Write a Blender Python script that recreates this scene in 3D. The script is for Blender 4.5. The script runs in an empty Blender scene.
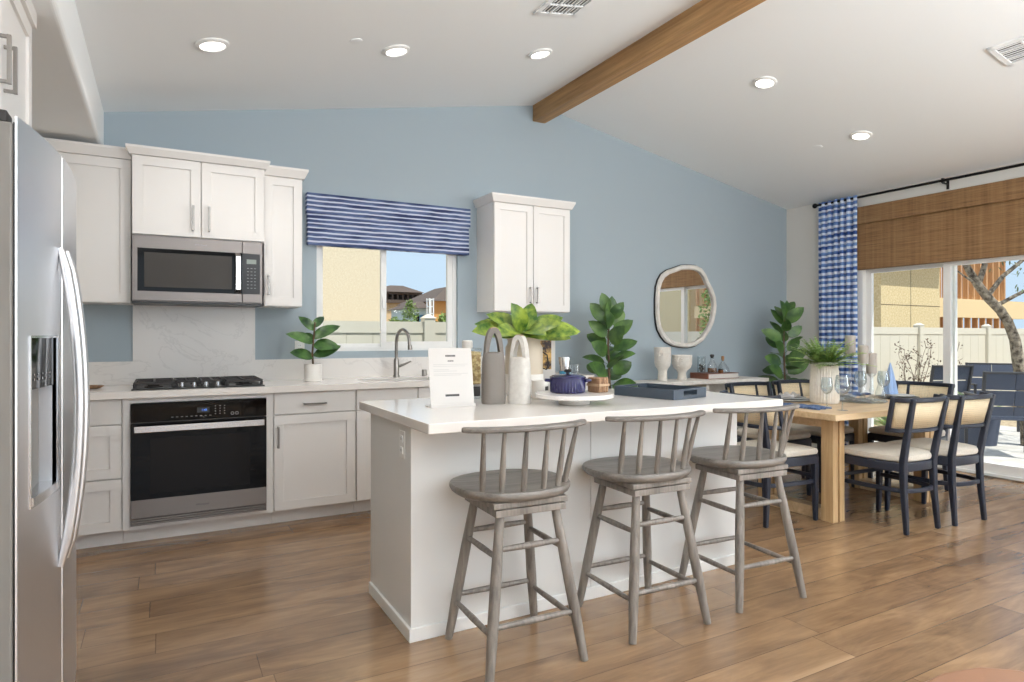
import bpy, bmesh, math, random
from mathutils import Vector, Matrix
random.seed(7)
PI = math.pi
C = bpy.context.scene.collection
sc = bpy.context.scene

# ------------------------------------------------------------------ camera, sky, sun, large lights, exposure
cam = bpy.data.cameras.new('camera'); camo = bpy.data.objects.new('camera', cam); C.objects.link(camo)
camo.location = (0, 0, 1.24); camo.rotation_euler = (PI/2, 0, -math.radians(28.72))
cam.sensor_width = 36; cam.lens = 637.5/1024*36; cam.shift_y = (336-341)/1024; cam.clip_start = .02
sc.camera = camo
sc.view_settings.view_transform = 'Standard'; sc.view_settings.look = 'None'
sc.view_settings.gamma = 1; sc.view_settings.use_curve_mapping = False
sc.view_settings.exposure = -0.04
sc.cycles.use_denoising = True
sc.cycles.max_bounces = 10; sc.cycles.diffuse_bounces = 6; sc.cycles.transparent_max_bounces = 12
sc.cycles.sample_clamp_indirect = 6; sc.cycles.caustics_reflective = False; sc.cycles.caustics_refractive = False

w = bpy.data.worlds.new('sky'); sc.world = w; w.use_nodes = True
nt = w.node_tree; nt.nodes.clear()
geo = nt.nodes.new('ShaderNodeTexCoord'); sep = nt.nodes.new('ShaderNodeSeparateXYZ')
ramp = nt.nodes.new('ShaderNodeValToRGB'); bg = nt.nodes.new('ShaderNodeBackground'); out = nt.nodes.new('ShaderNodeOutputWorld')
nt.links.new(geo.outputs['Generated'], sep.inputs[0]); nt.links.new(sep.outputs['Z'], ramp.inputs[0])
ramp.color_ramp.elements[0].position = 0.12; ramp.color_ramp.elements[0].color = (.62, .78, .95, 1)
ramp.color_ramp.elements[1].position = .5; ramp.color_ramp.elements[1].color = (.72, .86, 1.1, 1)
nt.links.new(ramp.outputs[0], bg.inputs[0]); bg.inputs[1].default_value = 1.1
nt.links.new(bg.outputs[0], out.inputs[0])

def lamp(name, kind, loc, rot, energy, color=(1, 1, 1), **kw):
    l = bpy.data.lights.new(name, kind); l.energy = energy; l.color = color
    for k, v in kw.items(): setattr(l, k, v)
    o = bpy.data.objects.new(name, l); C.objects.link(o); o.location = loc; o.rotation_euler = rot
    return o
# sun from the street side, high, a little from the right
lamp('sun', 'SUN', (0, 0, 12), (math.radians(28), 0, math.radians(14)), 5.0, (1, .95, .87), angle=.01)
# added fill lamp behind the camera, standing in for daylight from unseen windows
lamp('rear_fill', 'AREA', (1.6, -3.9, 1.55), (PI/2, 0, 0), 45, (.90, .96, 1), shape='RECTANGLE', size=6.0, size_y=2.3)
# added unseen lamp at the right wall, behind the camera, brightening from that side
lamp('side_fill', 'AREA', (6.33, -1.6, 1.5), (PI/2, 0, PI/2), 120, (.90, .96, 1), shape='RECTANGLE', size=3.0, size_y=2.0)
# added uplights behind the camera, bounced off the ceiling to brighten the room
lamp('ceiling_fill', 'AREA', (.9, -1.3, 1.7), (PI-.06, 0, 0), 205, (.90, .96, 1), shape='DISK', size=.9)
lamp('ceiling_fill', 'AREA', (3.9, -1.6, 1.7), (PI-.06, 0, 0), 300, (.90, .96, 1), shape='DISK', size=.9)

# ------------------------------------------------------------------ materials
def lin(c): return c/12.92 if c <= .04045 else ((c+.055)/1.055)**2.4
def rgb(r, g, b): return (lin(r/255), lin(g/255), lin(b/255), 1)
MATS = {}
def mat(name, col, rough=.5, metal=0, spec=None, **kw):
    m = bpy.data.materials.new(name); m.use_nodes = True
    b = m.node_tree.nodes['Principled BSDF']
    b.inputs['Base Color'].default_value = col; b.inputs['Roughness'].default_value = rough; b.inputs['Metallic'].default_value = metal
    if spec is not None: b.inputs['Specular IOR Level'].default_value = spec
    for k, v in kw.items(): b.inputs[k].default_value = v
    MATS[name] = m
    return m
def N(m, t, **kw):
    n = m.node_tree.nodes.new(t)
    for k, v in kw.items(): setattr(n, k, v)
    return n
def L(m, a, b): m.node_tree.links.new(a, b)
def bsdf(m): return m.node_tree.nodes['Principled BSDF']
def coords(m, scale=(1, 1, 1), rot=(0, 0, 0)):
    tc = N(m, 'ShaderNodeTexCoord'); mp = N(m, 'ShaderNodeMapping')
    mp.inputs['Scale'].default_value = scale; mp.inputs['Rotation'].default_value = rot
    L(m, tc.outputs['Object'], mp.inputs[0]); return mp.outputs[0]
def ramp2(m, fac, stops):
    r = N(m, 'ShaderNodeValToRGB'); e = r.color_ramp.elements
    while len(e) < len(stops): e.new(.5)
    for i, (p, c) in enumerate(stops): e[i].position = p; e[i].color = c
    L(m, fac, r.inputs[0]); return r.outputs[0]
def noise(m, vec, scale, detail=4, rough=.55, dist=0):
    n = N(m, 'ShaderNodeTexNoise'); n.inputs['Scale'].default_value = scale; n.inputs['Detail'].default_value = detail
    n.inputs['Roughness'].default_value = rough; n.inputs['Distortion'].default_value = dist
    L(m, vec, n.inputs['Vector']); return n
def math_(m, op, a, b=None, c=None):
    n = N(m, 'ShaderNodeMath', operation=op)
    for i, v in enumerate((a, b, c)):
        if v is None: continue
        if isinstance(v, (int, float)): n.inputs[i].default_value = v
        else: L(m, v, n.inputs[i])
    return n.outputs[0]
def mixc(m, fac, a, b, mode='MIX'):
    n = N(m, 'ShaderNodeMix', data_type='RGBA', blend_type=mode)
    if isinstance(fac, (int, float)): n.inputs[0].default_value = fac
    else: L(m, fac, n.inputs[0])
    for i, v in ((6, a), (7, b)):
        if isinstance(v, tuple): n.inputs[i].default_value = v
        else: L(m, v, n.inputs[i])
    return n.outputs[2]
def bump(m, h, strength=.2, dist=.01):
    b = N(m, 'ShaderNodeBump'); b.inputs['Strength'].default_value = strength; b.inputs['Distance'].default_value = dist
    L(m, h, b.inputs['Height']); L(m, b.outputs[0], bsdf(m).inputs['Normal'])
def speckle(m, c1, c2, scale, vscale=(1, 1, 1), detail=5, lo=.35, hi=.65):
    n = noise(m, coords(m, vscale), scale, detail)
    L(m, ramp2(m, n.outputs[0], [(lo, c1), (hi, c2)]), bsdf(m).inputs['Base Color']); return n
def grained(name, dark, light, axis, rough=.5, fine=60, stretch=.06):
    m = mat(name, light, rough)
    v = [1, 1, 1]; v[axis] = stretch
    n1 = noise(m, coords(m, tuple(v)), fine, 6, .6, .3); n2 = noise(m, coords(m, tuple(v)), fine/6, 3)
    f = math_(m, 'ADD', math_(m, 'MULTIPLY', n1.outputs[0], .55), math_(m, 'MULTIPLY', n2.outputs[0], .45))
    L(m, ramp2(m, f, [(.36, dark), (.62, light)]), bsdf(m).inputs['Base Color'])
    bump(m, n1.outputs[0], .15, .004); return m

# plank floor: boards run along X
def plank_floor():
    m = mat('oak_planks', rgb(160, 120, 84), .3)
    tc = N(m, 'ShaderNodeTexCoord'); sp = N(m, 'ShaderNodeSeparateXYZ'); L(m, tc.outputs['Object'], sp.inputs[0])
    W, LEN = .19, 1.9
    yr = math_(m, 'DIVIDE', sp.outputs['Y'], W); row = math_(m, 'FLOOR', yr); fy = math_(m, 'SUBTRACT', yr, row)
    wn = N(m, 'ShaderNodeTexWhiteNoise', noise_dimensions='1D'); L(m, row, wn.inputs['W'])
    xr = math_(m, 'ADD', math_(m, 'DIVIDE', sp.outputs['X'], LEN), math_(m, 'MULTIPLY', wn.outputs['Value'], 7.3))
    colx = math_(m, 'FLOOR', xr); fx = math_(m, 'SUBTRACT', xr, colx)
    cid = N(m, 'ShaderNodeCombineXYZ'); L(m, colx, cid.inputs[0]); L(m, row, cid.inputs[1])
    wn2 = N(m, 'ShaderNodeTexWhiteNoise', noise_dimensions='3D'); L(m, cid.outputs[0], wn2.inputs['Vector'])
    # grain, shifted per board
    off = N(m, 'ShaderNodeVectorMath', operation='MULTIPLY_ADD'); L(m, wn2.outputs['Color'], off.inputs[0]); off.inputs[1].default_value = (31, 17, 9); L(m, tc.outputs['Object'], off.inputs[2])
    mp = N(m, 'ShaderNodeMapping'); mp.inputs['Scale'].default_value = (.09, 1, 1); L(m, off.outputs[0], mp.inputs[0])
    g1 = noise(m, mp.outputs[0], 42, 7, .62, .8)
    mp2 = N(m, 'ShaderNodeMapping'); mp2.inputs['Scale'].default_value = (.3, 1, 1); L(m, off.outputs[0], mp2.inputs[0])
    g2 = noise(m, mp2.outputs[0], 5.5, 4, .55, 1.4)
    f = math_(m, 'ADD', math_(m, 'ADD', math_(m, 'MULTIPLY', g1.outputs[0], .24), math_(m, 'MULTIPLY', g2.outputs[0], .46)), math_(m, 'MULTIPLY', wn2.outputs['Value'], .15))
    col = ramp2(m, f, [(.22, rgb(88, 67, 49)), (.36, rgb(128, 100, 74)), (.48, rgb(152, 121, 90)), (.62, rgb(172, 141, 109))])
    def edge(fv, wdt):
        d = math_(m, 'MINIMUM', fv, math_(m, 'SUBTRACT', 1.0, fv)); return math_(m, 'LESS_THAN', d, wdt)
    gap = math_(m, 'MAXIMUM', edge(fy, .009), edge(fx, .0009))
    col = mixc(m, math_(m, 'MULTIPLY', gap, .65), col, rgb(58, 40, 27))
    L(m, col, bsdf(m).inputs['Base Color'])
    L(m, math_(m, 'ADD', .15, math_(m, 'MULTIPLY', g2.outputs[0], .14)), bsdf(m).inputs['Roughness'])
    hgt = math_(m, 'SUBTRACT', math_(m, 'MULTIPLY', g1.outputs[0], .4), gap)
    bump(m, hgt, .05, .003); return m
M_floor = plank_floor(); bsdf(M_floor).inputs['Specular IOR Level'].default_value = .75
M_ceil = mat('ceiling_paint', rgb(240, 242, 243), .8)
M_wallw = mat('white_wall_paint', rgb(222, 219, 213), .75)
M_blue = mat('blue_wall_paint', rgb(161, 174, 182), .65)
M_cab = mat('white_cabinet_paint', rgb(232, 229, 226), .35)
M_isl = mat('island_paint', rgb(228, 228, 226), .4)
M_trim = mat('white_trim', rgb(236, 236, 234), .4)
M_quartz = mat('quartz', rgb(236, 231, 226), .14)
def marble():
    m = mat('veined_quartz', rgb(230, 226, 222), .2)
    v = coords(m, (1, 1, 1), (0, .5, 0)); n = noise(m, v, 1.4, 6, .6, 1.6)
    d = math_(m, 'ABSOLUTE', math_(m, 'SUBTRACT', n.outputs[0], .5))
    L(m, ramp2(m, d, [(0, rgb(220, 216, 212)), (.014, rgb(231, 227, 223))]), bsdf(m).inputs['Base Color']); return m
M_marble = marble()
def steel(name, col, axis=0, rough=.3):
    m = mat(name, col, rough, 1)
    v = [1, 1, 1]; v[axis] = .01
    n = noise(m, coords(m, tuple(v)), 260, 3); L(m, math_(m, 'ADD', rough-.06, math_(m, 'MULTIPLY', n.outputs[0], .14)), bsdf(m).inputs['Roughness'])
    return m
M_steel = steel('brushed_steel', rgb(134, 127, 123), 0, .42)
M_fridge = mat('fridge_steel', rgb(226, 226, 228), .36, 1)
M_handle = mat('satin_nickel', rgb(146, 141, 136), .3, 1)
M_chrome = mat('bright_steel', rgb(205, 205, 206), .18, 1)
M_grayside = mat('fridge_side_paint', rgb(122, 118, 113), .5)
M_black = mat('black_plastic', rgb(22, 21, 21), .35)
M_blackglass = mat('black_glass', rgb(9, 9, 10), .06, spec=.2)
M_mwglass = mat('microwave_glass', rgb(70, 66, 62), .2, spec=.12)
M_iron = mat('cast_iron', rgb(38, 33, 32), .55)
M_darkmetal = mat('black_metal', rgb(26, 25, 25), .4, .6)
M_display = mat('blue_display', rgb(20, 40, 120), .3); bsdf(M_display).inputs['Emission Color'].default_value = rgb(90, 150, 255); bsdf(M_display).inputs['Emission Strength'].default_value = 1.2
M_lcd = mat('lcd_display', rgb(140, 150, 142), .3)
M_print = mat('grey_print', rgb(150, 150, 150), .5)
M_lamp = mat('lamp_lens', (1, 1, 1, 1), .5); bsdf(M_lamp).inputs['Emission Color'].default_value = (1, .96, .9, 1); bsdf(M_lamp).inputs['Emission Strength'].default_value = 5
M_beam = grained('stained_beam_wood', rgb(128, 94, 58), rgb(186, 146, 98), 1, .6, 34, .05)
M_stool = grained('weathered_grey_wood', rgb(92, 85, 79), rgb(140, 132, 124), 2, .5, 60, .1)
M_stoolx = grained('weathered_grey_seat', rgb(88, 83, 78), rgb(134, 127, 120), 0, .42, 60, .08)
M_oak = grained('light_oak', rgb(184, 154, 116), rgb(216, 190, 152), 0, .4, 40, .06)
M_oakz = grained('light_oak_legs', rgb(176, 142, 98), rgb(212, 181, 137), 2, .45, 40, .06)
M_navy = mat('navy_lacquer', rgb(30, 36, 50), .35)
M_linen = mat('oatmeal_linen', rgb(205, 197, 184), .9); n_ = speckle(M_linen, rgb(188, 180, 166), rgb(214, 207, 195), 300); bump(M_linen, n_.outputs[0], .2, .002)
M_ceramic = mat('white_ceramic', rgb(232, 228, 222), .35)
M_matte = mat('matte_white_ceramic', rgb(228, 223, 214), .7); speckle(M_matte, rgb(222, 216, 207), rgb(232, 227, 219), 40)
M_greyvase = mat('grey_stoneware', rgb(118, 111, 104), .6)
M_whitevase = mat('white_stoneware', rgb(214, 209, 202), .55); speckle(M_whitevase, rgb(208, 203, 196), rgb(219, 215, 208), 40)
M_rawrim = mat('raw_clay_rim', rgb(176, 148, 118), .8)
M_beigepot = mat('beige_crock', rgb(205, 190, 170), .5)
M_cobalt = mat('navy_enamel', rgb(36, 34, 78), .15)
M_wood = grained('brown_wood', rgb(110, 80, 56), rgb(160, 124, 92), 2, .55, 60, .2)
M_teal = mat('teal_glaze', rgb(60, 130, 160), .3)
M_tray = mat('slate_tray_paint', rgb(56, 66, 78), .4)
M_paper = mat('white_paper', rgb(212, 208, 204), .6)
M_ink = mat('dark_ink', rgb(60, 58, 58), .6)
M_inkl = mat('pale_ink', rgb(196, 193, 190), .6)
M_cream = mat('cream_candle', rgb(176, 168, 160), .6)
M_bluecloth = mat('blue_cloth', rgb(70, 92, 132), .9); speckle(M_bluecloth, rgb(52, 70, 104), rgb(92, 114, 152), 70)
M_palecloth = mat('pale_blue_cloth', rgb(150, 176, 214), .85)
M_greycloth = mat('grey_cloth', rgb(186, 182, 180), .9)
M_plate = mat('grey_plate', rgb(196, 197, 198), .25)
M_leaf = mat('fig_leaf', rgb(70, 116, 52), .35); speckle(M_leaf, rgb(44, 78, 38), rgb(92, 126, 58), 9)
M_leafd = mat('dark_leaf', rgb(38, 70, 40), .3); speckle(M_leafd, rgb(30, 58, 36), rgb(86, 124, 62), 10)
M_leafb = mat('bright_leaf', rgb(110, 158, 50), .35); speckle(M_leafb, rgb(48, 92, 32), rgb(150, 168, 66), 22)
M_fern = mat('fern_leaf', rgb(104, 140, 62), .55); speckle(M_fern, rgb(104, 142, 68), rgb(178, 202, 118), 14)
M_stem = mat('stem_brown', rgb(92, 72, 52), .7)
M_soil = mat('soil', rgb(58, 46, 38), .95)
M_mirror = mat('mirror_glass', (.92, .93, .93, 1), .01, 1)
M_whitewash = mat('whitewashed_wood', rgb(214, 208, 200), .6); speckle(M_whitewash, rgb(210, 205, 198), rgb(228, 224, 218), 14, (1, 1, 1))
M_tan = mat('tan_leather', rgb(126, 88, 62), .55)
M_amber = mat('amber_liquid', rgb(120, 76, 44), .2)
M_leather = mat('brown_box', rgb(132, 84, 66), .5)
M_cork = mat('cork', rgb(170, 126, 88), .8)
M_bark = mat('bark', rgb(120, 102, 84), .9); n_ = speckle(M_bark, rgb(70, 58, 48), rgb(170, 158, 140), 22); bump(M_bark, n_.outputs[0], .6, .02)
M_olive = mat('olive_leaf', rgb(120, 136, 104), .6)
M_vinyl = mat('white_vinyl', rgb(216, 210, 194), .45)
M_stucco = mat('cream_stucco', rgb(226, 211, 182), .9); n_ = speckle(M_stucco, rgb(220, 204, 174), rgb(231, 217, 190), 40)
M_osb = mat('strand_board', rgb(214, 188, 132), .85); speckle(M_osb, rgb(206, 184, 138), rgb(230, 212, 170), 24)
M_stud = grained('pine_stud', rgb(180, 130, 86), rgb(212, 168, 122), 2, .7, 20, .1)
M_rim = mat('rim_board', rgb(232, 206, 160), .8)
M_roof = mat('dark_roof', rgb(92, 78, 68), .9)
M_beigehouse = mat('beige_house', rgb(214, 186, 146), .9)
M_bluehouse = mat('grey_blue_house', rgb(176, 192, 196), .9)
M_orangehouse = mat('ochre_house', rgb(204, 148, 86), .9)
M_shutter = mat('blue_shutter', rgb(70, 120, 150), .6)
M_bush = mat('bush_leaf', rgb(112, 140, 70), .8); speckle(M_bush, rgb(84, 112, 50), rgb(150, 172, 92), 3)
M_sling = mat('navy_sling', rgb(74, 81, 98), .8)
M_patioframe = mat('patio_frame', rgb(60, 60, 64), .5)
M_dry = mat('dry_twig', rgb(110, 92, 78), .9)
M_patio = mat('patio_concrete', rgb(205, 200, 192), .85); speckle(M_patio, rgb(192, 187, 179), rgb(214, 210, 203), 8)
M_gravel = mat('gravel_ground', rgb(172, 152, 122), .95); speckle(M_gravel, rgb(140, 122, 98), rgb(196, 178, 148), 14)
def clear_glass(name, tint=(1, 1, 1, 1), refl=.08):
    m = bpy.data.materials.new(name); m.use_nodes = True; t = m.node_tree; t.nodes.clear()
    o = t.nodes.new('ShaderNodeOutputMaterial'); mx = t.nodes.new('ShaderNodeMixShader'); tr = t.nodes.new('ShaderNodeBsdfTransparent'); gl = t.nodes.new('ShaderNodeBsdfGlossy')
    lw = t.nodes.new('ShaderNodeLayerWeight'); lw.inputs[0].default_value = .25
    mu = t.nodes.new('ShaderNodeMath'); mu.operation = 'MULTIPLY_ADD'; mu.inputs[1].default_value = .5; mu.inputs[2].default_value = refl
    tr.inputs[0].default_value = tint; gl.inputs['Roughness'].default_value = .02
    t.links.new(lw.outputs['Facing'], mu.inputs[0]); t.links.new(mu.outputs[0], mx.inputs[0])
    t.links.new(tr.outputs[0], mx.inputs[1]); t.links.new(gl.outputs[0], mx.inputs[2]); t.links.new(mx.outputs[0], o.inputs[0]); return m
M_pane = clear_glass('window_glass', (.96, .98, .98, 1), .0)
bpy.data.materials['window_glass'].node_tree.nodes['Math'].inputs[1].default_value = .12
M_glass = clear_glass('drinking_glass', (.90, .93, .94, 1), .10)
def striped(name, axis, period, dark, light, mid, th):
    """horizontal hand-painted stripes: uneven bars of indigo on pale cloth"""
    m = mat(name, light, .9)
    tc = N(m, 'ShaderNodeTexCoord'); sp = N(m, 'ShaderNodeSeparateXYZ'); L(m, tc.outputs['Object'], sp.inputs[0])
    wv = [1, 1, 1]; wv[2] = 1
    mp = N(m, 'ShaderNodeMapping'); mp.inputs['Scale'].default_value = (2.0, 1.2, 3); L(m, tc.outputs['Object'], mp.inputs[0])
    n1 = noise(m, mp.outputs[0], 3.0, 3)
    mp2 = N(m, 'ShaderNodeMapping'); mp2.inputs['Scale'].default_value = (4, 2.4, 1/period*.9); L(m, tc.outputs['Object'], mp2.inputs[0])
    n2 = noise(m, mp2.outputs[0], 1.0, 3)
    z = math_(m, 'ADD', math_(m, 'DIVIDE', sp.outputs['Z'], period), math_(m, 'MULTIPLY', n1.outputs[0], .35))
    f = math_(m, 'FRACT', z); tri = math_(m, 'ABSOLUTE', math_(m, 'SUBTRACT', f, .5))
    bar = ramp2(m, math_(m, 'ADD', tri, math_(m, 'MULTIPLY', math_(m, 'SUBTRACT', n2.outputs[0], .5), .25)), [(th, (0, 0, 0, 1)), (th+.09, (1, 1, 1, 1))])
    ink = ramp2(m, n2.outputs[0], [(.38, dark), (.62, mid)])
    L(m, mixc(m, bar, ink, light), bsdf(m).inputs['Base Color']); return m
M_shade = striped('indigo_striped_linen', 2, .034, rgb(44, 56, 96), rgb(196, 202, 218), rgb(92, 108, 148), .29)
M_curtain = striped('blue_striped_curtain', 2, .062, rgb(52, 84, 150), rgb(222, 229, 242), rgb(116, 152, 208), .24)
def woven():
    m = mat('woven_bamboo', rgb(150, 112, 72), .8)
    n1 = noise(m, coords(m, (1, .12, 6)), 26, 6, .65); n2 = noise(m, coords(m, (1, 5, .1)), 7, 3)
    f = math_(m, 'ADD', math_(m, 'MULTIPLY', n1.outputs[0], .7), math_(m, 'MULTIPLY', n2.outputs[0], .3))
    L(m, ramp2(m, f, [(.33, rgb(92, 66, 40)), (.46, rgb(132, 99, 64)), (.66, rgb(158, 124, 86))]), bsdf(m).inputs['Base Color'])
    bump(m, n1.outputs[0], .4, .006); return m
M_woven = woven()
def cane():
    m = mat('cane_webbing', rgb(224, 206, 172), .6)
    ck = N(m, 'ShaderNodeTexBrick'); ck.offset = .0
    tc = N(m, 'ShaderNodeTexCoord'); sp = N(m, 'ShaderNodeSeparateXYZ'); cb = N(m, 'ShaderNodeCombineXYZ'); L(m, tc.outputs['Object'], sp.inputs[0])
    L(m, math_(m, 'ADD', sp.outputs['X'], math_(m, 'MULTIPLY', math_(m, 'MULTIPLY', sp.outputs['Y'], math_(m, 'SIGN', sp.outputs['X'])), .9)), cb.inputs[0]); L(m, sp.outputs['Z'], cb.inputs[1]); L(m, cb.outputs[0], ck.inputs['Vector'])
    ck.inputs['Scale'].default_value = 1; ck.inputs['Brick Width'].default_value = .013; ck.inputs['Row Height'].default_value = .013; ck.inputs['Mortar Size'].default_value = .0042
    ck.inputs['Mortar Smooth'].default_value = 0
    L(m, math_(m, 'ADD', .12, math_(m, 'MULTIPLY', ck.outputs['Fac'], .88)), bsdf(m).inputs['Alpha']); return m
M_cane = cane()
M_foodpic = mat('food_photo', rgb(190, 150, 80), .4); speckle(M_foodpic, rgb(46, 26, 22), rgb(212, 168, 92), 26, lo=.42, hi=.58)
M_pasta = mat('dry_pasta', rgb(214, 184, 110), .6); speckle(M_pasta, rgb(170, 130, 66), rgb(232, 206, 140), 48, lo=.42, hi=.58)

# ------------------------------------------------------------------ mesh helpers
class MB:
    def __init__(self, M=None): self.bm = bmesh.new(); self.M = M or Matrix()
    def v(self, p): return self.bm.verts.new(self.M @ Vector(p))
    def f(self, vs):
        try: return self.bm.faces.new(vs)
        except ValueError: return None
    def box(self, x0, x1, y0, y1, z0, z1, R=None):
        T = R or Matrix()
        vs = [self.v(T @ Vector(p)) for p in ((x0,y0,z0),(x1,y0,z0),(x1,y1,z0),(x0,y1,z0),(x0,y0,z1),(x1,y0,z1),(x1,y1,z1),(x0,y1,z1))]
        for q in ((0,3,2,1),(4,5,6,7),(0,1,5,4),(1,2,6,5),(2,3,7,6),(3,0,4,7)): self.f([vs[i] for i in q])
        return self
    def hull(self, bot, top):
        n = len(bot); b = [self.v(p) for p in bot]; t = [self.v(p) for p in top]
        self.f(b[::-1]); self.f(t)
        for i in range(n): self.f([b[i], b[(i+1) % n], t[(i+1) % n], t[i]])
        return self
    def prism(self, poly, z0, z1):
        return self.hull([(x, y, z0) for x, y in poly], [(x, y, z1) for x, y in poly])
    def prism_y(self, poly, y0, y1):           # polygon in x,z
        return self.hull([(x, y1, z) for x, z in poly], [(x, y0, z) for x, z in poly])
    def rings(self, rings, caps=True, closed=False):
        rs = [[self.v(p) for p in r] for r in rings]; n = len(rs[0])
        m = len(rs)
        for i in range(m if closed else m-1):
            a, b = rs[i], rs[(i+1) % m]
            for j in range(n): self.f([a[j], a[(j+1) % n], b[(j+1) % n], b[j]])
        if caps and not closed: self.f(rs[0][::-1]); self.f(rs[-1])
        return self
    def tube(self, path, rad, n=10, flat=1.0, closed=False):
        path = [Vector(p) for p in path]; k = len(path)
        rad = rad if isinstance(rad, (list, tuple)) else [rad]*k
        rings = []; up = None
        for i, p in enumerate(path):
            if closed: t = (path[(i+1) % k]-path[i-1]).normalized()
            else: t = (path[min(i+1, k-1)]-path[max(i-1, 0)]).normalized()
            if up is None:
                up = Vector((0, 0, 1)) if abs(t.z) < .9 else Vector((0, 1, 0))
            s = t.cross(up).normalized(); up = s.cross(t).normalized()
            rings.append([p + s*(rad[i]*math.cos(a)) + up*(rad[i]*flat*math.sin(a)) for a in [2*PI*j/n for j in range(n)]])
        return self.rings(rings, True, closed)
    def bar(self, path, ws, ds, side=None, closed=False):
        """rectangular sweep: width ws along the side vector, depth ds across it"""
        path = [Vector(p) for p in path]; k = len(path)
        ws = ws if isinstance(ws, (list, tuple)) else [ws]*k; ds = ds if isinstance(ds, (list, tuple)) else [ds]*k
        rings = []
        for i, p in enumerate(path):
            if closed: t = (path[(i+1) % k]-path[i-1]).normalized()
            else: t = (path[min(i+1, k-1)]-path[max(i-1, 0)]).normalized()
            u = Vector(side) if side else Vector((0, 0, 1))
            s = (u - t*u.dot(t)).normalized(); q = t.cross(s).normalized()
            a, b = ws[i]/2, ds[i]/2
            rings.append([p+s*a+q*b, p-s*a+q*b, p-s*a-q*b, p+s*a-q*b])
        return self.rings(rings, True, closed)
    def cyl(self, p0, p1, r0, r1=None, n=16):
        return self.tube([p0, p1], [r0, r0 if r1 is None else r1], n)
    def lathe(self, prof, c=(0, 0, 0), n=28):
        c = Vector(c); rs = []
        for r, z in prof: rs.append([c+Vector((max(r, .0004)*math.cos(2*PI*j/n), max(r, .0004)*math.sin(2*PI*j/n), z)) for j in range(n)])
        return self.rings(rs)
    def ell(self, c, r, n=14, m=8):
        c = Vector(c); r = Vector(r) if not isinstance(r, (int, float)) else Vector((r, r, r)); rs = []
        for i in range(m+1):
            a = -PI/2+PI*i/m; cr = max(math.cos(a), .01)
            rs.append([c+Vector((r.x*cr*math.cos(2*PI*j/n), r.y*cr*math.sin(2*PI*j/n), r.z*math.sin(a))) for j in range(n)])
        return self.rings(rs)
    def leaf(self, base, d, up, ln, wd, droop=.3, fold=.15, seg=6, tip=1.0):
        d = Vector(d).normalized(); up = Vector(up); s = d.cross(up)
        if s.length < 1e-4: s = d.cross(Vector((1, 0, .2)))
        s.normalize(); u = s.cross(d).normalized(); base = Vector(base); rows = []
        for i in range(seg+1):
            t = i/seg; wv = wd*.5*(math.sin(PI*min(1, t**.85*.96+.03)))**.7*(1 if t < .99 else .3)
            p = base+d*(ln*t) + u*(-droop*ln*t*t)
            rows.append([self.v(p-s*wv+u*(fold*wv)), self.v(p), self.v(p+s*wv+u*(fold*wv))])
        for a, b in zip(rows, rows[1:]):
            self.f([a[0], a[1], b[1], b[0]]); self.f([a[1], a[2], b[2], b[1]])
        return self
    def build(self, name, m, parent=None, bevel=0, smooth=True, seg=2, solid=0):
        bm = self.bm
        bmesh.ops.remove_doubles(bm, verts=bm.verts, dist=1e-5)
        bmesh.ops.recalc_face_normals(bm, faces=bm.faces)
        me = bpy.data.meshes.new(name); 
        if parent is not None and parent.get('_w') is not None:
            o_ = Vector(parent['_w']); bm.transform(Matrix.Translation(-o_))
        bm.to_mesh(me); bm.free()
        if smooth:
            me.polygons.foreach_set('use_smooth', [True]*len(me.polygons)); me.set_sharp_from_angle(angle=math.radians(38))
        me.materials.append(m)
        o = bpy.data.objects.new(name, me); C.objects.link(o)
        if parent is not None:
            o.parent = parent
            if parent.get('_w') is not None: o['_w'] = parent['_w']
        if solid:
            md = o.modifiers.new('thickness', 'SOLIDIFY'); md.thickness = solid; md.offset = 0
        if bevel:
            md = o.modifiers.new('bevel', 'BEVEL'); md.width = bevel; md.segments = seg; md.limit_method = 'ANGLE'; md.angle_limit = math.radians(40)
        return o

def tag(o, label, cat, group=None, kind=None):
    o['label'] = label; o['category'] = cat
    if group: o['group'] = group
    if kind: o['kind'] = kind
    return o
def thing(name, label, cat, loc=(0, 0, 0), rz=0, group=None, world=True):
    """Empty at the thing's base; with world=True its parts are written in room coordinates"""
    o = bpy.data.objects.new(name, None); C.objects.link(o); o.location = loc; o.rotation_euler = (0, 0, rz); o.empty_display_size = .1
    if world: o['_w'] = tuple(float(x) for x in loc)
    return tag(o, label, cat, group)
def single(name, mb, m, label, cat, loc, group=None, **kw):
    """a thing that is one mesh, written in room coordinates with its origin at loc"""
    e = {'_w': loc}
    class P(dict): pass
    bm = mb.bm; bm.transform(Matrix.Translation(-Vector(loc)))
    o = mb.build(name, m, None, **kw); o.location = loc
    return tag(o, label, cat, group)
def struct(name, mb, m, parent=None, **kw):
    kw.setdefault('smooth', False)
    o = mb.build(name, m, parent, **kw)
    if parent is None: o['kind'] = 'structure'
    return o
def dup(root, loc, rz, label, group=None):
    r = root.copy(); C.objects.link(r); r.location = loc; r.rotation_euler = (0, 0, rz); r['label'] = label
    if group: r['group'] = group
    for ch in list(root.children):
        c = ch.copy(); C.objects.link(c); c.parent = r
        for g in list(ch.children):
            d = g.copy(); C.objects.link(d); d.parent = c
    return r
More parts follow.
